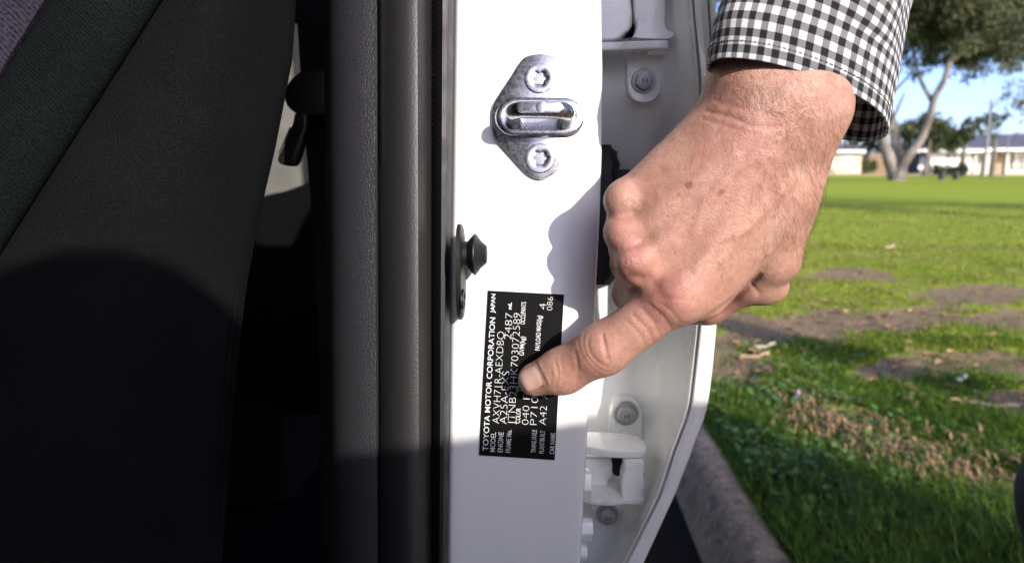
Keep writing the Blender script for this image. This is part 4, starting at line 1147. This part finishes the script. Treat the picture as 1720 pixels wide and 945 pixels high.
for L in lens:
    c_, s_, kf = key_at(L)
    # further up the arm the rings swing square to the sleeve
    w_ = min(1, max(0, (kf - 1.5) / 2.5))
    axis = (keys[-1] - C0).normalized()
    rr = []
    for k in range(NA):
        an = 2 * PI * k / NA
        vec = Ah * math.cos(an) + (Bn if math.sin(an) > 0 else Bf) * abs(math.sin(an))
        vp = vec - axis * vec.dot(axis)
        vec = vec.lerp(vp.normalized() * max(vp.length, 0.037), w_)
        fold = 1 + 0.022 * mnoise.noise((math.cos(an) * 1.6, math.sin(an) * 1.6, L * 26)) * min(1, L / 0.02 + 0.35)
        rr.append(c_ + vec * s_ * fold)
    rows.append(rr)
nper = 40
def sleeve_mesh(rows, lens):
    V = [tuple(p) for r_ in rows for p in r_]; Fc = []; uv = []
    n = NA
    for i in range(len(rows) - 1):
        for k in range(n):
            Fc.append((i * n + k, i * n + (k + 1) % n, (i + 1) * n + (k + 1) % n, (i + 1) * n + k))
            a, b = k / n * nper, (k + 1) / n * nper; p, q = lens[i] / 0.0061 + 0.15, lens[i + 1] / 0.0061 + 0.15
            uv += [(a, p), (b, p), (b, q), (a, q)]
    me = pyd('sleeve', V, Fc); ul = me.uv_layers.new(name='UVMap')
    ul.data.foreach_set('uv', np.array(uv, dtype=np.float32).ravel()); return me
slv = link('sleeve', sleeve_mesh(rows, lens), M['gingham'], person, angle=None); slv['label'] = 'black and white gingham shirt cuff'
sm_ = slv.modifiers.new('thick', 'SOLIDIFY'); sm_.thickness = 0.0011; sm_.offset = 0
# hem stitches
M['thread'] = simple('thread', (0.05, 0.05, 0.055), 0.8)
Vx = []; Fx = []
Ls = 0.0062
i0 = int(np.searchsorted(lens, Ls)); f_ = (Ls - lens[i0 - 1]) / (lens[i0] - lens[i0 - 1])
ringp = [rows[i0 - 1][k].lerp(rows[i0][k], f_) for k in range(NA)]; cen = sum(ringp, Vector()) / NA
for k in range(NA):
    a = ringp[k]; b = ringp[(k + 1) % NA]; o_ut = (a - cen).normalized() * 0.00072
    v_, f2 = tube_mesh([a.lerp(b, 0.15) + o_ut, a.lerp(b, 0.5) + o_ut * 1.3, a.lerp(b, 0.85) + o_ut], [0.00022, 0.00026, 0.00022], 5)
    o = len(Vx); Vx += v_; Fx += [tuple(x + o for x in q) for q in f2]
stc = link('cuff_stitching', pyd('stitch', Vx, Fx), M['thread'], slv); stc['kind'] = 'stuff'

# ---- shirt body, trousers, shoes and hair, mostly outside the picture
def sdf_part(name, lo, hi, h, caps, mat, sm=2, parent=person):
    s = SDF(lo, hi, h)
    for a, b, r0, r1, k in caps: s.cap(np.array(a), np.array(b), r0, r1, k)
    v, q = s.mesh(); v = laplace(v, q, sm)
    return link(name, mesh_np(name, v, q), mat, parent, angle=None)
t2 = NT('gingham_shirt_body'); tc = t2.n('ShaderNodeTexCoord'); sep = t2.n('ShaderNodeSeparateXYZ'); mp = t2.n('ShaderNodeMapping'); mp.inputs['Scale'].default_value = (164, 164, 164)
t2.l(tc.outputs['Object'], mp.inputs[0]); t2.l(mp.outputs[0], sep.inputs[0])
sa = t2.math('GREATER_THAN', t2.math('FRACT', sep.outputs[1]), 0.5); sb = t2.math('GREATER_THAN', t2.math('FRACT', sep.outputs[2]), 0.5)
t2.set(base=t2.ramp(t2.math('MULTIPLY', t2.math('ADD', sa, sb), 0.5), [(0, (0.70, 0.70, 0.72)), (0.5, (0.20, 0.20, 0.205)), (1, (0.013, 0.013, 0.016))]), rough=0.85)
sdf_part('shirt', (0.14, -0.12, 0.72), (0.98, 0.66, 1.46), 0.009, [
    ((0.74, 0.30, 0.84), (0.72, 0.28, 1.10), 0.15, 0.16, 0.03), ((0.72, 0.14, 0.86), (0.70, 0.12, 1.14), 0.12, 0.13, 0.05), ((0.72, 0.42, 0.86), (0.70, 0.40, 1.14), 0.12, 0.13, 0.05),
    ((0.68, 0.10, 1.24), (0.66, 0.40, 1.24), 0.085, 0.085, 0.06), ((0.64, 0.43, 1.24), (0.44, 0.36, 1.17), 0.075, 0.062, 0.04), ((0.44, 0.36, 1.17), (0.25, 0.285, 1.10), 0.060, 0.052, 0.02),
    ((0.68, 0.04, 1.22), (0.74, -0.02, 0.98), 0.07, 0.055, 0.03), ((0.66, 0.22, 1.30), (0.66, 0.22, 1.33), 0.065, 0.062, 0.03)], t2.m)
M['trouser'] = simple('black_trouser', (0.010, 0.010, 0.012), 0.85, bump=0.3, bscale=900)
sdf_part('trousers', (0.36, -0.02, 0.03), (0.98, 0.80, 0.98), 0.009, [
    ((0.74, 0.30, 0.88), (0.74, 0.34, 0.84), 0.16, 0.15, 0.03), ((0.72, 0.42, 0.82), (0.548, 0.63, 0.53), 0.098, 0.076, 0.04), ((0.548, 0.63, 0.53), (0.63, 0.66, 0.10), 0.072, 0.058, 0.03),
    ((0.76, 0.18, 0.82), (0.72, 0.16, 0.46), 0.098, 0.075, 0.04), ((0.72, 0.16, 0.46), (0.80, 0.14, 0.10), 0.072, 0.058, 0.03)], M['trouser'])
M['shoe'] = simple('dark_shoe_leather', (0.02, 0.015, 0.012), 0.4)
for (x, y) in ((0.63, 0.66), (0.80, 0.14)):
    sdf_part('shoe', (x - 0.26, y - 0.08, -0.02), (x + 0.12, y + 0.08, 0.15), 0.006, [((x + 0.03, y, 0.045), (x - 0.12, y, 0.035), 0.042, 0.042, 0.02), ((x - 0.12, y, 0.03), (x - 0.17, y, 0.026), 0.040, 0.030, 0.02), ((x, y, 0.05), (x, y, 0.12), 0.045, 0.05, 0.02)], M['shoe'])
M['hair'] = simple('grey_brown_hair', (0.10, 0.08, 0.065), 0.6, bump=0.8, bscale=300)
hv_, hq_ = (lambda s: s.mesh())((lambda s: (s.cap(hc + [0.035, 0, 0.045], hc + [-0.005, 0, 0.06], 0.088, 0.078, 0.01), s.cap(hc + [0.06, 0, 0.0], hc + [0.06, 0, -0.03], 0.075, 0.06, 0.03), s)[-1])(SDF((0.45, 0.05, 1.36), (0.80, 0.36, 1.72), 0.006)))
link('head_hair', mesh_np('head_hair', laplace(hv_, hq_, 2), hq_), M['hair'], person, angle=None)

# ================================================================== TREES
def leaf_mat(name, dark, light, trans=0.25):
    t = NT(name); c = t.coord('Object'); a = t.n('ShaderNodeAttribute', attribute_name='hue')
    colr = t.ramp(a.outputs['Fac'], [(0.0, dark), (1.0, light)])
    t.set(base=colr, rough=0.6, spec=0.3)
    tr = t.n('ShaderNodeBsdfTranslucent'); t.l(colr, tr.inputs[0]); mx = t.n('ShaderNodeMixShader'); mx.inputs[0].default_value = trans
    t.l(t.b.outputs[0], mx.inputs[1]); t.l(tr.outputs[0], mx.inputs[2]); t.l(mx.outputs[0], t.t.nodes['Material Output'].inputs[0])
    return t.m
M['gum_leaf'] = leaf_mat('gum_leaf', (0.028, 0.040, 0.018), (0.120, 0.125, 0.052))
M['olive_leaf'] = leaf_mat('olive_leaf', (0.030, 0.045, 0.016), (0.115, 0.130, 0.045))
M['hedge_leaf'] = leaf_mat('hedge_leaf', (0.012, 0.024, 0.010), (0.040, 0.065, 0.022))
M['shrub_leaf'] = leaf_mat('shrub_leaf', (0.05, 0.09, 0.015), (0.14, 0.19, 0.04))
t = NT('gum_bark'); c = t.coord('Object', (1, 1, 0.35))
n1 = t.noise(c, 2.2, 6, 0.65); n2 = t.noise(c, 12, 5, 0.7)
b_ = t.mix(t.ramp(n1, [(0.35, 0), (0.65, 1)]), (0.085, 0.070, 0.060), (0.27, 0.235, 0.20))
t.set(base=t.mix(t.ramp(n2, [(0.5, 0), (0.75, 0.7)]), b_, (0.09, 0.075, 0.065)), rough=0.85, normal=t.bump(n2, 0.6, 0.05)); M['bark'] = t.m

def leaves(clumps, per_m3, size, seed, aspect=0.3, droop=0.6):
    r = np.random.default_rng(seed); Ps = []; Hs = []
    for (c, rad) in clumps:
        rad = np.array(rad) if hasattr(rad, '__len__') else np.array([rad] * 3)
        n = int(per_m3 * rad[0] * rad[1] * rad[2] * 4.2)
        d = r.normal(size=(n, 3)); d /= np.linalg.norm(d, axis=1)[:, None]
        rr = r.random(n) ** 0.45
        rr = rr * (0.75 + 0.5 * r.random(n))
        Ps.append(np.array(c) + d * rr[:, None] * rad); Hs.append(np.clip(r.normal(0.5, 0.25) + r.normal(0, 0.25, n), 0, 1))
    p = np.concatenate(Ps); hue = np.concatenate(Hs); n = len(p)
    th = r.random(n) * 2 * PI; el = -droop + r.normal(0, 0.5, n)
    ax = np.stack([np.cos(th) * np.cos(el), np.sin(th) * np.cos(el), np.sin(el)], 1)
    q = r.normal(size=(n, 3)); sd = np.cross(ax, q); sd /= np.linalg.norm(sd, axis=1)[:, None]
    s = size * (0.6 + 0.8 * r.random(n))[:, None]
    V = np.stack([p - ax * s, p + sd * s * aspect, p + ax * s, p - sd * s * aspect], 1).reshape(-1, 3)
    Fq = np.arange(n * 4).reshape(n, 4)
    return V, Fq, np.repeat(hue, 4)
def tree(name, base, stems, clumps, per_m3, size, leafmat, label, seed, group=None, aspect=0.3, droop=0.6, barkmat='bark'):
    root = tag(empty(name, base), label, 'tree', group)
    parts = []
    for pts, radii in stems:
        # refine the polyline so that limbs bend instead of kinking
        P0 = [Vector(p) for p in pts]; rad = list(radii)
        for _ in range(2):
            q = [P0[0]]; rq = [rad[0]]
            for i in range(len(P0) - 1):
                q += [P0[i].lerp(P0[i + 1], 0.25), P0[i].lerp(P0[i + 1], 0.75)]; rq += [rad[i] * 0.75 + rad[i + 1] * 0.25, rad[i] * 0.25 + rad[i + 1] * 0.75]
            q.append(P0[-1]); rq.append(rad[-1]); P0, rad = q, rq
        P0 = [p + Vector((mnoise.noise(p * 0.9), mnoise.noise(p * 0.9 + Vector((5, 0, 0))), 0)) * rad[i] * 0.6 for i, p in enumerate(P0)]
        parts.append(tube_mesh(P0, rad, 9))
    V_, F_ = join_vf(parts)
    link('trunk', pyd('trunk', V_, F_), M[barkmat], root, angle=None)
    v, f, h_ = leaves(clumps, per_m3, size, seed, aspect, droop)
    me = mesh_np('crown', v, f); a = me.attributes.new('hue', 'FLOAT', 'POINT'); a.data.foreach_set('value', h_.astype(np.float32))
    link('crown', me, M[leafmat], root, smooth=False)
    return root
def limb_clumps(cs, seed, n_sub=5, spread=0.7, rs=0.5):
    """break each big clump into smaller uneven ones"""
    r = np.random.default_rng(seed); out = []
    for (c, R) in cs:
        for _ in range(n_sub):
            d = r.normal(size=3); d /= np.linalg.norm(d)
            out.append((np.array(c) + d * R * spread * (0.4 + 0.6 * r.random()), np.array([1, 1, 0.75]) * R * rs * (0.6 + 0.7 * r.random())))
    return out

# the big gum tree right of the cuff: three stems from one base
YT = 38.0
base = G(1505, 303); YT = base.y
TP = lambda u, v, dy=0.0: P(u, v, YT + dy)
stems = [([TP(1505, 306), TP(1503, 285), TP(1492, 262), TP(1484, 232), TP(1478, 190), TP(1466, 140), TP(1450, 80)], [0.55, 0.42, 0.32, 0.26, 0.22, 0.18, 0.12]),
         ([TP(1505, 300, .2), TP(1506, 270, .3), TP(1504, 235, .6), TP(1496, 200, .8), TP(1490, 165, 1), TP(1478, 120, 1.5), TP(1470, 60, 2)], [0.5, 0.36, 0.27, 0.22, 0.19, 0.15, 0.1]),
         ([TP(1509, 298, -.2), TP(1520, 270, -.4), TP(1545, 240, -.8), TP(1560, 205, -1), TP(1566, 170, -1), TP(1582, 135, -1.2), TP(1598, 100, -1.3), TP(1610, 50, -1.4), TP(1620, -20, -1.5)], [0.40, 0.30, 0.24, 0.21, 0.18, 0.16, 0.14, 0.12, 0.08]),
         ([TP(1566, 172, -1), TP(1548, 140, -.6), TP(1540, 110, 0), TP(1530, 70, .5)], [0.14, 0.11, 0.09, 0.06]),
         ([TP(1598, 102, -1.3), TP(1640, 70, -1.4), TP(1680, 40, -1.2), TP(1720, 10, -1)], [0.13, 0.10, 0.08, 0.05]),
         ([TP(1490, 165, 1), TP(1515, 140, 1.2), TP(1535, 118, 1.4)], [0.1, 0.07, 0.04]),
         ([TP(1484, 240), TP(1505, 190, .5), TP(1520, 155, 1)], [0.12, 0.08, 0.05])]
big = [(TP(1590, 20, -1), 2.3), (TP(1545, 60, 0), 1.7), (TP(1640, 40, -2), 2.2), (TP(1690, 20, -1), 2.3), (TP(1610, 85, 1), 1.5), (TP(1660, 95, 0), 1.4), (TP(1520, 20, 1), 2.0),
       (TP(1700, 80, 1), 1.3), (TP(1560, 100, 2), 0.9), (TP(1520, 105, 1), 0.9), (TP(1460, 40, 1), 2.4), (TP(1600, -60, 0), 3), (TP(1700, -60, 0), 3), (TP(1500, -60, 0), 3), (TP(1585, 60, 1), 1.6), (TP(1635, 75, 1), 1.5), (TP(1680, 60, -1), 1.6), (TP(1640, 0, 1), 2.2), (TP(1560, 0, 1), 2.0), (TP(1710, 105, 0), 1.0), (TP(1620, 125, 0), 0.8), (TP(1535, 125, 0), 0.6), (TP(1760, 40, 0), 2.2)]
tree('gum_tree', base, stems, limb_clumps(big, 3, 15, 0.95, 0.42), 120, 0.14, 'gum_leaf', 'big gum tree with several pale leaning stems in the middle of the lawn', 21)
# drooping foliage of a nearer gum at the right edge
YR = 30.0
RP = lambda u, v, dy=0.0: P(u, v, YR + dy)
b2 = Vector((RP(1800, 300).x, YR, 0))
tree('gum_tree', b2, [([b2, RP(1800, 200), RP(1790, 100), RP(1770, 0)], [0.4, 0.3, 0.24, 0.15]), ([RP(1795, 150), RP(1750, 160), RP(1700, 175)], [0.12, 0.08, 0.04])],
     limb_clumps([(RP(1705, 165), 0.9), (RP(1690, 185), 0.6), (RP(1730, 150), 1.0), (RP(1725, 190), 0.6), (RP(1760, 60), 2.0), (RP(1700, 205), 0.4), (RP(1790, 120), 1.6)], 5, 7, 0.9, 0.4), 110, 0.11, 'gum_leaf', 'gum tree reaching in from the right edge with a drooping leafy branch', 22)
# foliage in the gap between car door and sleeve
YL_ = 26.0
LP = lambda u, v, dy=0.0: P(u, v, YL_ + dy)
b3 = Vector((LP(1150, 300).x, YL_, 0))
tree('gum_tree', b3, [([b3, LP(1150, 200), LP(1165, 120), LP(1185, 40), LP(1200, -60)], [0.35, 0.28, 0.2, 0.14, 0.08]), ([LP(1168, 110), LP(1200, 80), LP(1225, 50)], [0.09, 0.06, 0.03])],
     limb_clumps([(LP(1212, 20), 0.9), (LP(1232, 60), 0.6), (LP(1200, 75), 0.5), (LP(1225, 110), 0.35), (LP(1250, -10), 1.1), (LP(1180, -20), 1.2), (LP(1207, 125), 0.3), (LP(1160, 60), 1.0), (LP(1222, 85), 0.45), (LP(1238, 30), 0.6), (LP(1205, 45), 0.5)], 6, 8, 1.0, 0.36), 1300, 0.075, 'gum_leaf', 'sparse gum foliage seen between the car door edge and the shirt cuff', 23)
# rounder trees behind, in front of the houses
YB = 62.0
BP = lambda u, v, dy=0.0: P(u, v, YB + dy)
def round_tree(u, top, R, cl, label, seed, Y=YB):
    bb = Vector((P(u, 280, Y).x, Y, 0)); q = lambda a, b, dy=0: P(a, b, Y + dy)
    tree('street_tree', bb, [([bb, q(u, 268), q(u + 4, 245), q(u + 2, 225)], [0.25, 0.2, 0.15, 0.08])], limb_clumps([(q(a, b), r_) for a, b, r_ in cl], seed, 7, 0.8, 0.5), 38, 0.22, 'olive_leaf', label, seed, 'trees before the houses', 0.45, 0.2)
round_tree(1560, 190, 3, [(1540, 222, 1.7), (1570, 215, 1.8), (1560, 240, 1.5), (1590, 228, 1.5), (1530, 245, 1.3), (1580, 248, 1.0)], 'rounded dark olive tree directly behind the gum tree stems', 31)
round_tree(1455, 215, 2, [(1450, 228, 1.3), (1430, 234, 1.0), (1470, 236, 1.2), (1478, 252, 1.0)], 'small green tree showing just below the cuff', 32, 66)
round_tree(1618, 205, 2, [(1610, 228, 1.3), (1632, 216, 1.0), (1605, 245, 1.0), (1625, 235, 0.8)], 'olive tree between the rounded tree and the tall pole', 33, 58)
round_tree(1668, 205, 2, [(1660, 208, 1.0), (1680, 202, 1.0), (1648, 216, 0.8), (1670, 222, 0.7)], 'small olive tree in front of the grey roof at right', 34, 60)

# trees standing outside the picture towards the sun; their trunks' shadows cross the lawn
def off_tree(e, s, rad, hgt, label, seed, crown=True):
    ev = Vector((-SUN_H.y, SUN_H.x, 0)); bb = ev * e + SUN_H * s
    R_ = np.random.default_rng(seed)
    top = bb + Vector((0.3, 0.2, hgt))
    stems = [([bb - Vector((0, 0, 0.2)), bb + Vector((0.05, 0, hgt * 0.35)), bb + Vector((0.1, 0.1, hgt * 0.7)), top], [rad * 1.15, rad, rad * 0.85, rad * 0.5])]
    cl = []
    for k in range(7):
        an = k * 0.9; q = top + Vector((math.cos(an) * 1.5, math.sin(an) * 1.5, 0.8 + 0.8 * (k % 3))); stems.append(([top - Vector((0, 0, 0.6)), top.lerp(q, 0.5) + Vector((0, 0, .3)), q], [rad * 0.35, rad * 0.2, rad * 0.08])); cl.append((q, 1.3))
    tree('gum_tree', bb, stems, limb_clumps(cl, seed, 5, 0.8, 0.5), 45, 0.14, 'gum_leaf', label, seed, 'gum trees shading the lawn')
off_tree(1.36, 7.5, 0.38, 6.2, 'thick gum tree behind the photographer shading the kerb', 41)
off_tree(2.62, 9.0, 0.17, 6.5, 'slender gum tree behind the photographer next to the thick one', 46)
off_tree(12.57, 5.0, 0.30, 5.5, 'gum tree far right casting the nearer long shadow band', 42)
off_tree(15.5, 7.0, 0.34, 5.5, 'gum tree far right casting the farther long shadow band', 43)
off_tree(47.0, 3.0, 0.5, 9.0, 'gum tree farthest right shading the lawn by the trunk', 44)
off_tree(53.0, 2.0, 0.6, 9.5, 'gum tree beyond the others shading the far lawn', 45)

# ================================================================== HOUSES AND STREET
YH = 72.0
M['brick_cream'] = simple('cream_render', (0.58, 0.53, 0.45), 0.9, var=0.1, nscale=3)
M['wall_yellow'] = simple('warm_brick', (0.60, 0.50, 0.36), 0.9, var=0.12, nscale=4)
M['wall_brown'] = simple('brown_brick', (0.22, 0.14, 0.09), 0.9, var=0.15, nscale=5)
M['white_trim'] = simple('white_house_paint', (0.78, 0.77, 0.74), 0.7, var=0.05, nscale=2)
M['roof_grey'] = simple('grey_roof_tiles', (0.085, 0.088, 0.115), 0.75, var=0.15, nscale=2)
M['roof_dark'] = simple('dark_roof_tiles', (0.115, 0.115, 0.125), 0.75, var=0.15, nscale=2)
M['glass'] = simple('house_window_glass', (0.05, 0.06, 0.07), 0.12, var=0.1, nscale=1)
M['curtain'] = simple('white_curtain', (0.72, 0.72, 0.70), 0.8, var=0.06, nscale=4)
M['timber_door'] = simple('tan_timber', (0.36, 0.24, 0.14), 0.7, var=0.1, nscale=4)
M['pole'] = simple('galvanised_pole', (0.20, 0.19, 0.20), 0.6)
M['dark_metal'] = simple('dark_painted_metal', (0.012, 0.012, 0.014), 0.6)
def hbox(name, u0, u1, v0, v1, y0, y1, mat, parent, zb=None, bevel=0.02):
    a = P(u0, v1, y0); b = P(u1, v0, y0)
    return link(name, box_mesh((a.x, y0, a.z if zb is None else zb), (b.x, y1, b.z), bevel, 1), M[mat], parent)
def hip_roof(name, u0, u1, v_eave, v_ridge, y0, y1, mat, parent, over=0.6):
    a = P(u0, v_eave, y0); b = P(u1, v_eave, y0); zr = P(u0, v_ridge, y0).z; ze = a.z
    x0, x1 = a.x - over, b.x + over; q0, q1 = y0 - over, y1 + over; hy = (q0 + q1) / 2; ins = min((q1 - q0) / 2, (x1 - x0) / 2.2)
    V = [(x0, q0, ze), (x1, q0, ze), (x1, q1, ze), (x0, q1, ze), (x0 + ins, hy, zr), (x1 - ins, hy, zr), (x0, q0, ze - 0.22), (x1, q0, ze - 0.22), (x1, q1, ze - 0.22), (x0, q1, ze - 0.22)]
    Fc = [(0, 1, 5, 4), (1, 2, 5), (2, 3, 4, 5), (3, 0, 4), (6, 7, 1, 0), (7, 8, 2, 1), (8, 9, 3, 2), (9, 6, 0, 3), (9, 8, 7, 6)]
    ro = link(name, pyd(name, V, Fc), M[mat], parent, smooth=False)
    g = link('fascia', box_mesh((x0 - 0.03, q0 - 0.06, ze - 0.30), (x1 + 0.03, q0 - 0.003, ze - 0.02), 0.01, 1), M['white_trim'], ro)
    return ro
hl = tag(empty('house', (P(1400, 290, YH).x, YH, 0)), 'cream house with dark grey roof and white window just below the cuff', 'house')
hbox('wall', 1290, 1449, 256, 292, YH, YH + 8, 'wall_yellow', hl, -0.2)
hip_roof('roof', 1280, 1458, 252, 231, YH, YH + 8, 'roof_dark', hl)
w_ = hbox('window', 1412, 1433, 263, 284, YH - 0.08, YH + 0.1, 'white_trim', hl); hbox('pane', 1414, 1422, 265, 282, YH - 0.1, YH, 'curtain', w_, None, 0.005); hbox('pane', 1423, 1431, 265, 282, YH - 0.1, YH, 'curtain', w_, None, 0.005)
w_ = hbox('window', 1384, 1400, 263, 284, YH - 0.08, YH + 0.1, 'white_trim', hl); hbox('pane', 1386, 1398, 265, 282, YH - 0.1, YH, 'curtain', w_, None, 0.005)
hbox('porch_wall', 1449, 1500, 259, 292, YH + 1, YH + 7, 'wall_brown', hl, -0.2)
hbox('chimney_vent', 1459, 1466, 240, 251, YH + 1, YH + 1.6, 'white_trim', hl)
hr_ = tag(empty('house', (P(1680, 290, YH).x, YH, 0)), 'grey roofed house with white garage door and pale columns at right', 'house')
hbox('wall', 1548, 1850, 250, 292, YH + 2, YH + 10, 'brick_cream', hr_, -0.2)
hip_roof('roof', 1610, 1860, 249, 222, YH, YH + 10, 'roof_grey', hr_)
hip_roof('garage_roof', 1540, 1645, 251, 236, YH - 0.5, YH + 8, 'roof_grey', hr_)
hbox('garage_wall', 1543, 1560, 252, 292, YH, YH + 6, 'roof_grey', hr_, -0.2)
gd_ = hbox('garage_door', 1561, 1634, 254, 276, YH + 0.2, YH + 0.35, 'white_trim', hr_, -0.1)
for k in range(4): hbox('door_panel', 1562, 1633, 255 + k * 8, 262.4 + k * 8, YH + 0.16, YH + 0.22, 'white_trim', gd_, None, 0.01)
for (a, b) in ((1634, 1643), (1652, 1665), (1687, 1697), (1560, 1563)):
    hbox('column', a, b, 251, 292, YH + 0.1, YH + 0.7, 'brick_cream', hr_, -0.2)
hbox('front_door', 1666, 1685, 252, 290, YH + 1.9, YH + 2.05, 'timber_door', hr_, -0.1)
w_ = hbox('window', 1699, 1735, 254, 284, YH + 1.85, YH + 2.05, 'glass', hr_)
hbox('mullion', 1716, 1718, 254, 284, YH + 1.80, YH + 1.9, 'white_trim', w_)
for (a, b) in ((1702, 1714), (1720, 1732)): hbox('curtain', a, b, 258, 282, YH + 1.82, YH + 1.9, 'curtain', w_, None, 0.005)
# street in front of the houses
st_ = tag(link('street', pyd('street', [(P(1300, 290, 60).x, 62.5, 0.06), (90, 62.5, 0.06), (90, 69.5, 0.06), (P(1300, 290, 60).x, 69.5, 0.06)], [(0, 1, 2, 3)]), simple('pale_asphalt', (0.16, 0.16, 0.17), 0.9)), kind='structure')
tag(link('far_kerb', box_mesh((P(1300, 290, 60).x, 62.2, -0.1), (90, 62.5, 0.12), 0.02), M['concrete']), kind='structure')
# hedge, shrub
def bush(name, u0, u1, v0, v1, y, mat, label, cat, seed, n=9):
    c = P((u0 + u1) / 2, (v0 + v1) / 2, y); w = (P(u1, v1, y).x - P(u0, v1, y).x) / 2; hgt = P(u0, v0, y).z
    root = tag(empty(name, (c.x, y, 0)), label, cat)
    r = np.random.default_rng(seed)
    cl = [((c.x + w * (2 * r.random() - 1) * 0.85, y + 0.5 * (r.random() - .5), hgt * (0.25 + 0.45 * r.random())), np.array([w * 0.35, 0.5, hgt * 0.36])) for _ in range(n)]
    v, f, h_ = leaves(cl, 260, 0.09, seed, 0.5, 0.0)
    me = mesh_np('foliage', v, f); a = me.attributes.new('hue', 'FLOAT', 'POINT'); a.data.foreach_set('value', h_.astype(np.float32))
    link('foliage', me, M[mat], root, smooth=False)
    V_, F_ = join_vf([tube_mesh([Vector((c.x + w * q, y, -0.05)), Vector((c.x + w * q * 1.1, y, hgt * 0.6))], [0.05, 0.02], 6) for q in (0.0,)])
    link('stem', pyd('stem', V_, F_), M['bark'], root)
bush('hedge', 1562, 1622, 272, 291, 58, 'hedge_leaf', 'dark clipped hedge in front of the white garage door', 'hedge', 51, 16)
bush('shrub', 1448, 1474, 264, 288, 64, 'shrub_leaf', 'yellow-green rounded shrub left of the gum tree trunk', 'shrub', 52)
# low park bench
byy = 43.0
bench_ = tag(empty('park_bench', (P(1596, 300, byy).x, byy, 0)), 'low dark backless park bench on the lawn in front of the hedge', 'bench')
kx = lambda u: P(u, 300, byy).x
def bb_(name, u0, u1, y0, y1, z0, z1, parent=bench_, mat='dark_metal'): return link(name, box_mesh((kx(u0), y0, z0), (kx(u1), y1, z1), 0.008, 1), M[mat], parent)
for k in range(3): bb_('seat_slat', 1573, 1620, byy + 0.15 * k, byy + 0.15 * k + 0.12, 0.43, 0.47)
for u in (1582, 1606): bb_('leg', u, u + 5, byy - 0.02, byy + 0.42, -0.03, 0.43)
# poles and sign
def pole(u, v_top, y, r0, label, arm=True):
    bz = Vector((P(u, 290, y).x, y, -0.1)); top = Vector((bz.x, y, P(u, v_top, y).z))
    root = tag(empty('lamp_post' if arm else 'utility_pole', (bz.x, y, 0)), label, 'lamp post' if arm else 'pole')
    V_, F_ = tube_mesh([bz, bz.lerp(top, 0.5), top], [r0, r0 * 0.85, r0 * 0.65], 12); link('shaft', pyd('shaft', V_, F_), M['pole'], root)
    V_, F_ = tube_mesh([bz, bz + Vector((0, 0, 0.3))], [r0 * 1.5, r0 * 1.5], 12); link('base_collar', pyd('collar', V_, F_), M['pole'], root)
    if arm:
        V_, F_ = tube_mesh([top - Vector((0, 0, 0.15)), top + Vector((0.25, 0, 0)), top + Vector((0.6, 0, 0.03))], [r0 * 0.5] * 3, 8); ar = link('arm', pyd('arm', V_, F_), M['pole'], root)
        link('lamp_head', box_mesh(top + Vector((0.5, -0.12, -0.03)), top + Vector((1.0, 0.12, 0.1)), 0.03, 2), M['pole'], root)
    else:
        link('cross_arm', box_mesh(top + Vector((-0.6, -0.06, -0.4)), top + Vector((0.6, 0.06, -0.28)), 0.01, 1), M['pole'], root)
pole(1652, 166, 56, 0.13, 'tall grey utility pole in front of the right house', False)
pole(1687, 225, 52, 0.06, 'thin grey lamp post near the right picture edge', True)
sy = 50.0
sg = tag(empty('road_sign', (P(1546, 290, sy).x, sy, 0)), 'round white road sign right of the gum tree trunk', 'sign')
sp_ = P(1546, 281, sy); V_, F_ = tube_mesh([Vector((sp_.x, sy, -0.1)), Vector((sp_.x, sy, sp_.z + 0.2))], [0.03, 0.03], 8); link('post', pyd('post', V_, F_), M['pole'], sg)
link('sign_disc', revolve([(0, 0.17), (0.02, 0.17)], Vector((sp_.x, sy - 0.035, sp_.z)), (0, -1, 0), 28), M['white_trim'], sg)
link('sign_ring', revolve([(0, 0.07), (0.008, 0.07)], Vector((sp_.x, sy - 0.056, sp_.z)), (0, -1, 0), 24), simple('sign_mark', (0.25, 0.06, 0.06), 0.6), sg)
# slim leaning trunk beside the sign
yy_ = 48.0
tree('young_tree', Vector((P(1556, 290, yy_).x, yy_, 0)), [([P(1552, 296, yy_), P(1556, 275, yy_), P(1561, 250, yy_), P(1563, 232, yy_)], [0.14, 0.11, 0.09, 0.05])],
     limb_clumps([(P(1562, 232, yy_), 0.7), (P(1572, 240, yy_), 0.5)], 61, 5, 0.8, 0.5), 90, 0.12, 'olive_leaf', 'slim young tree with leaning tan trunk beside the road sign', 61)
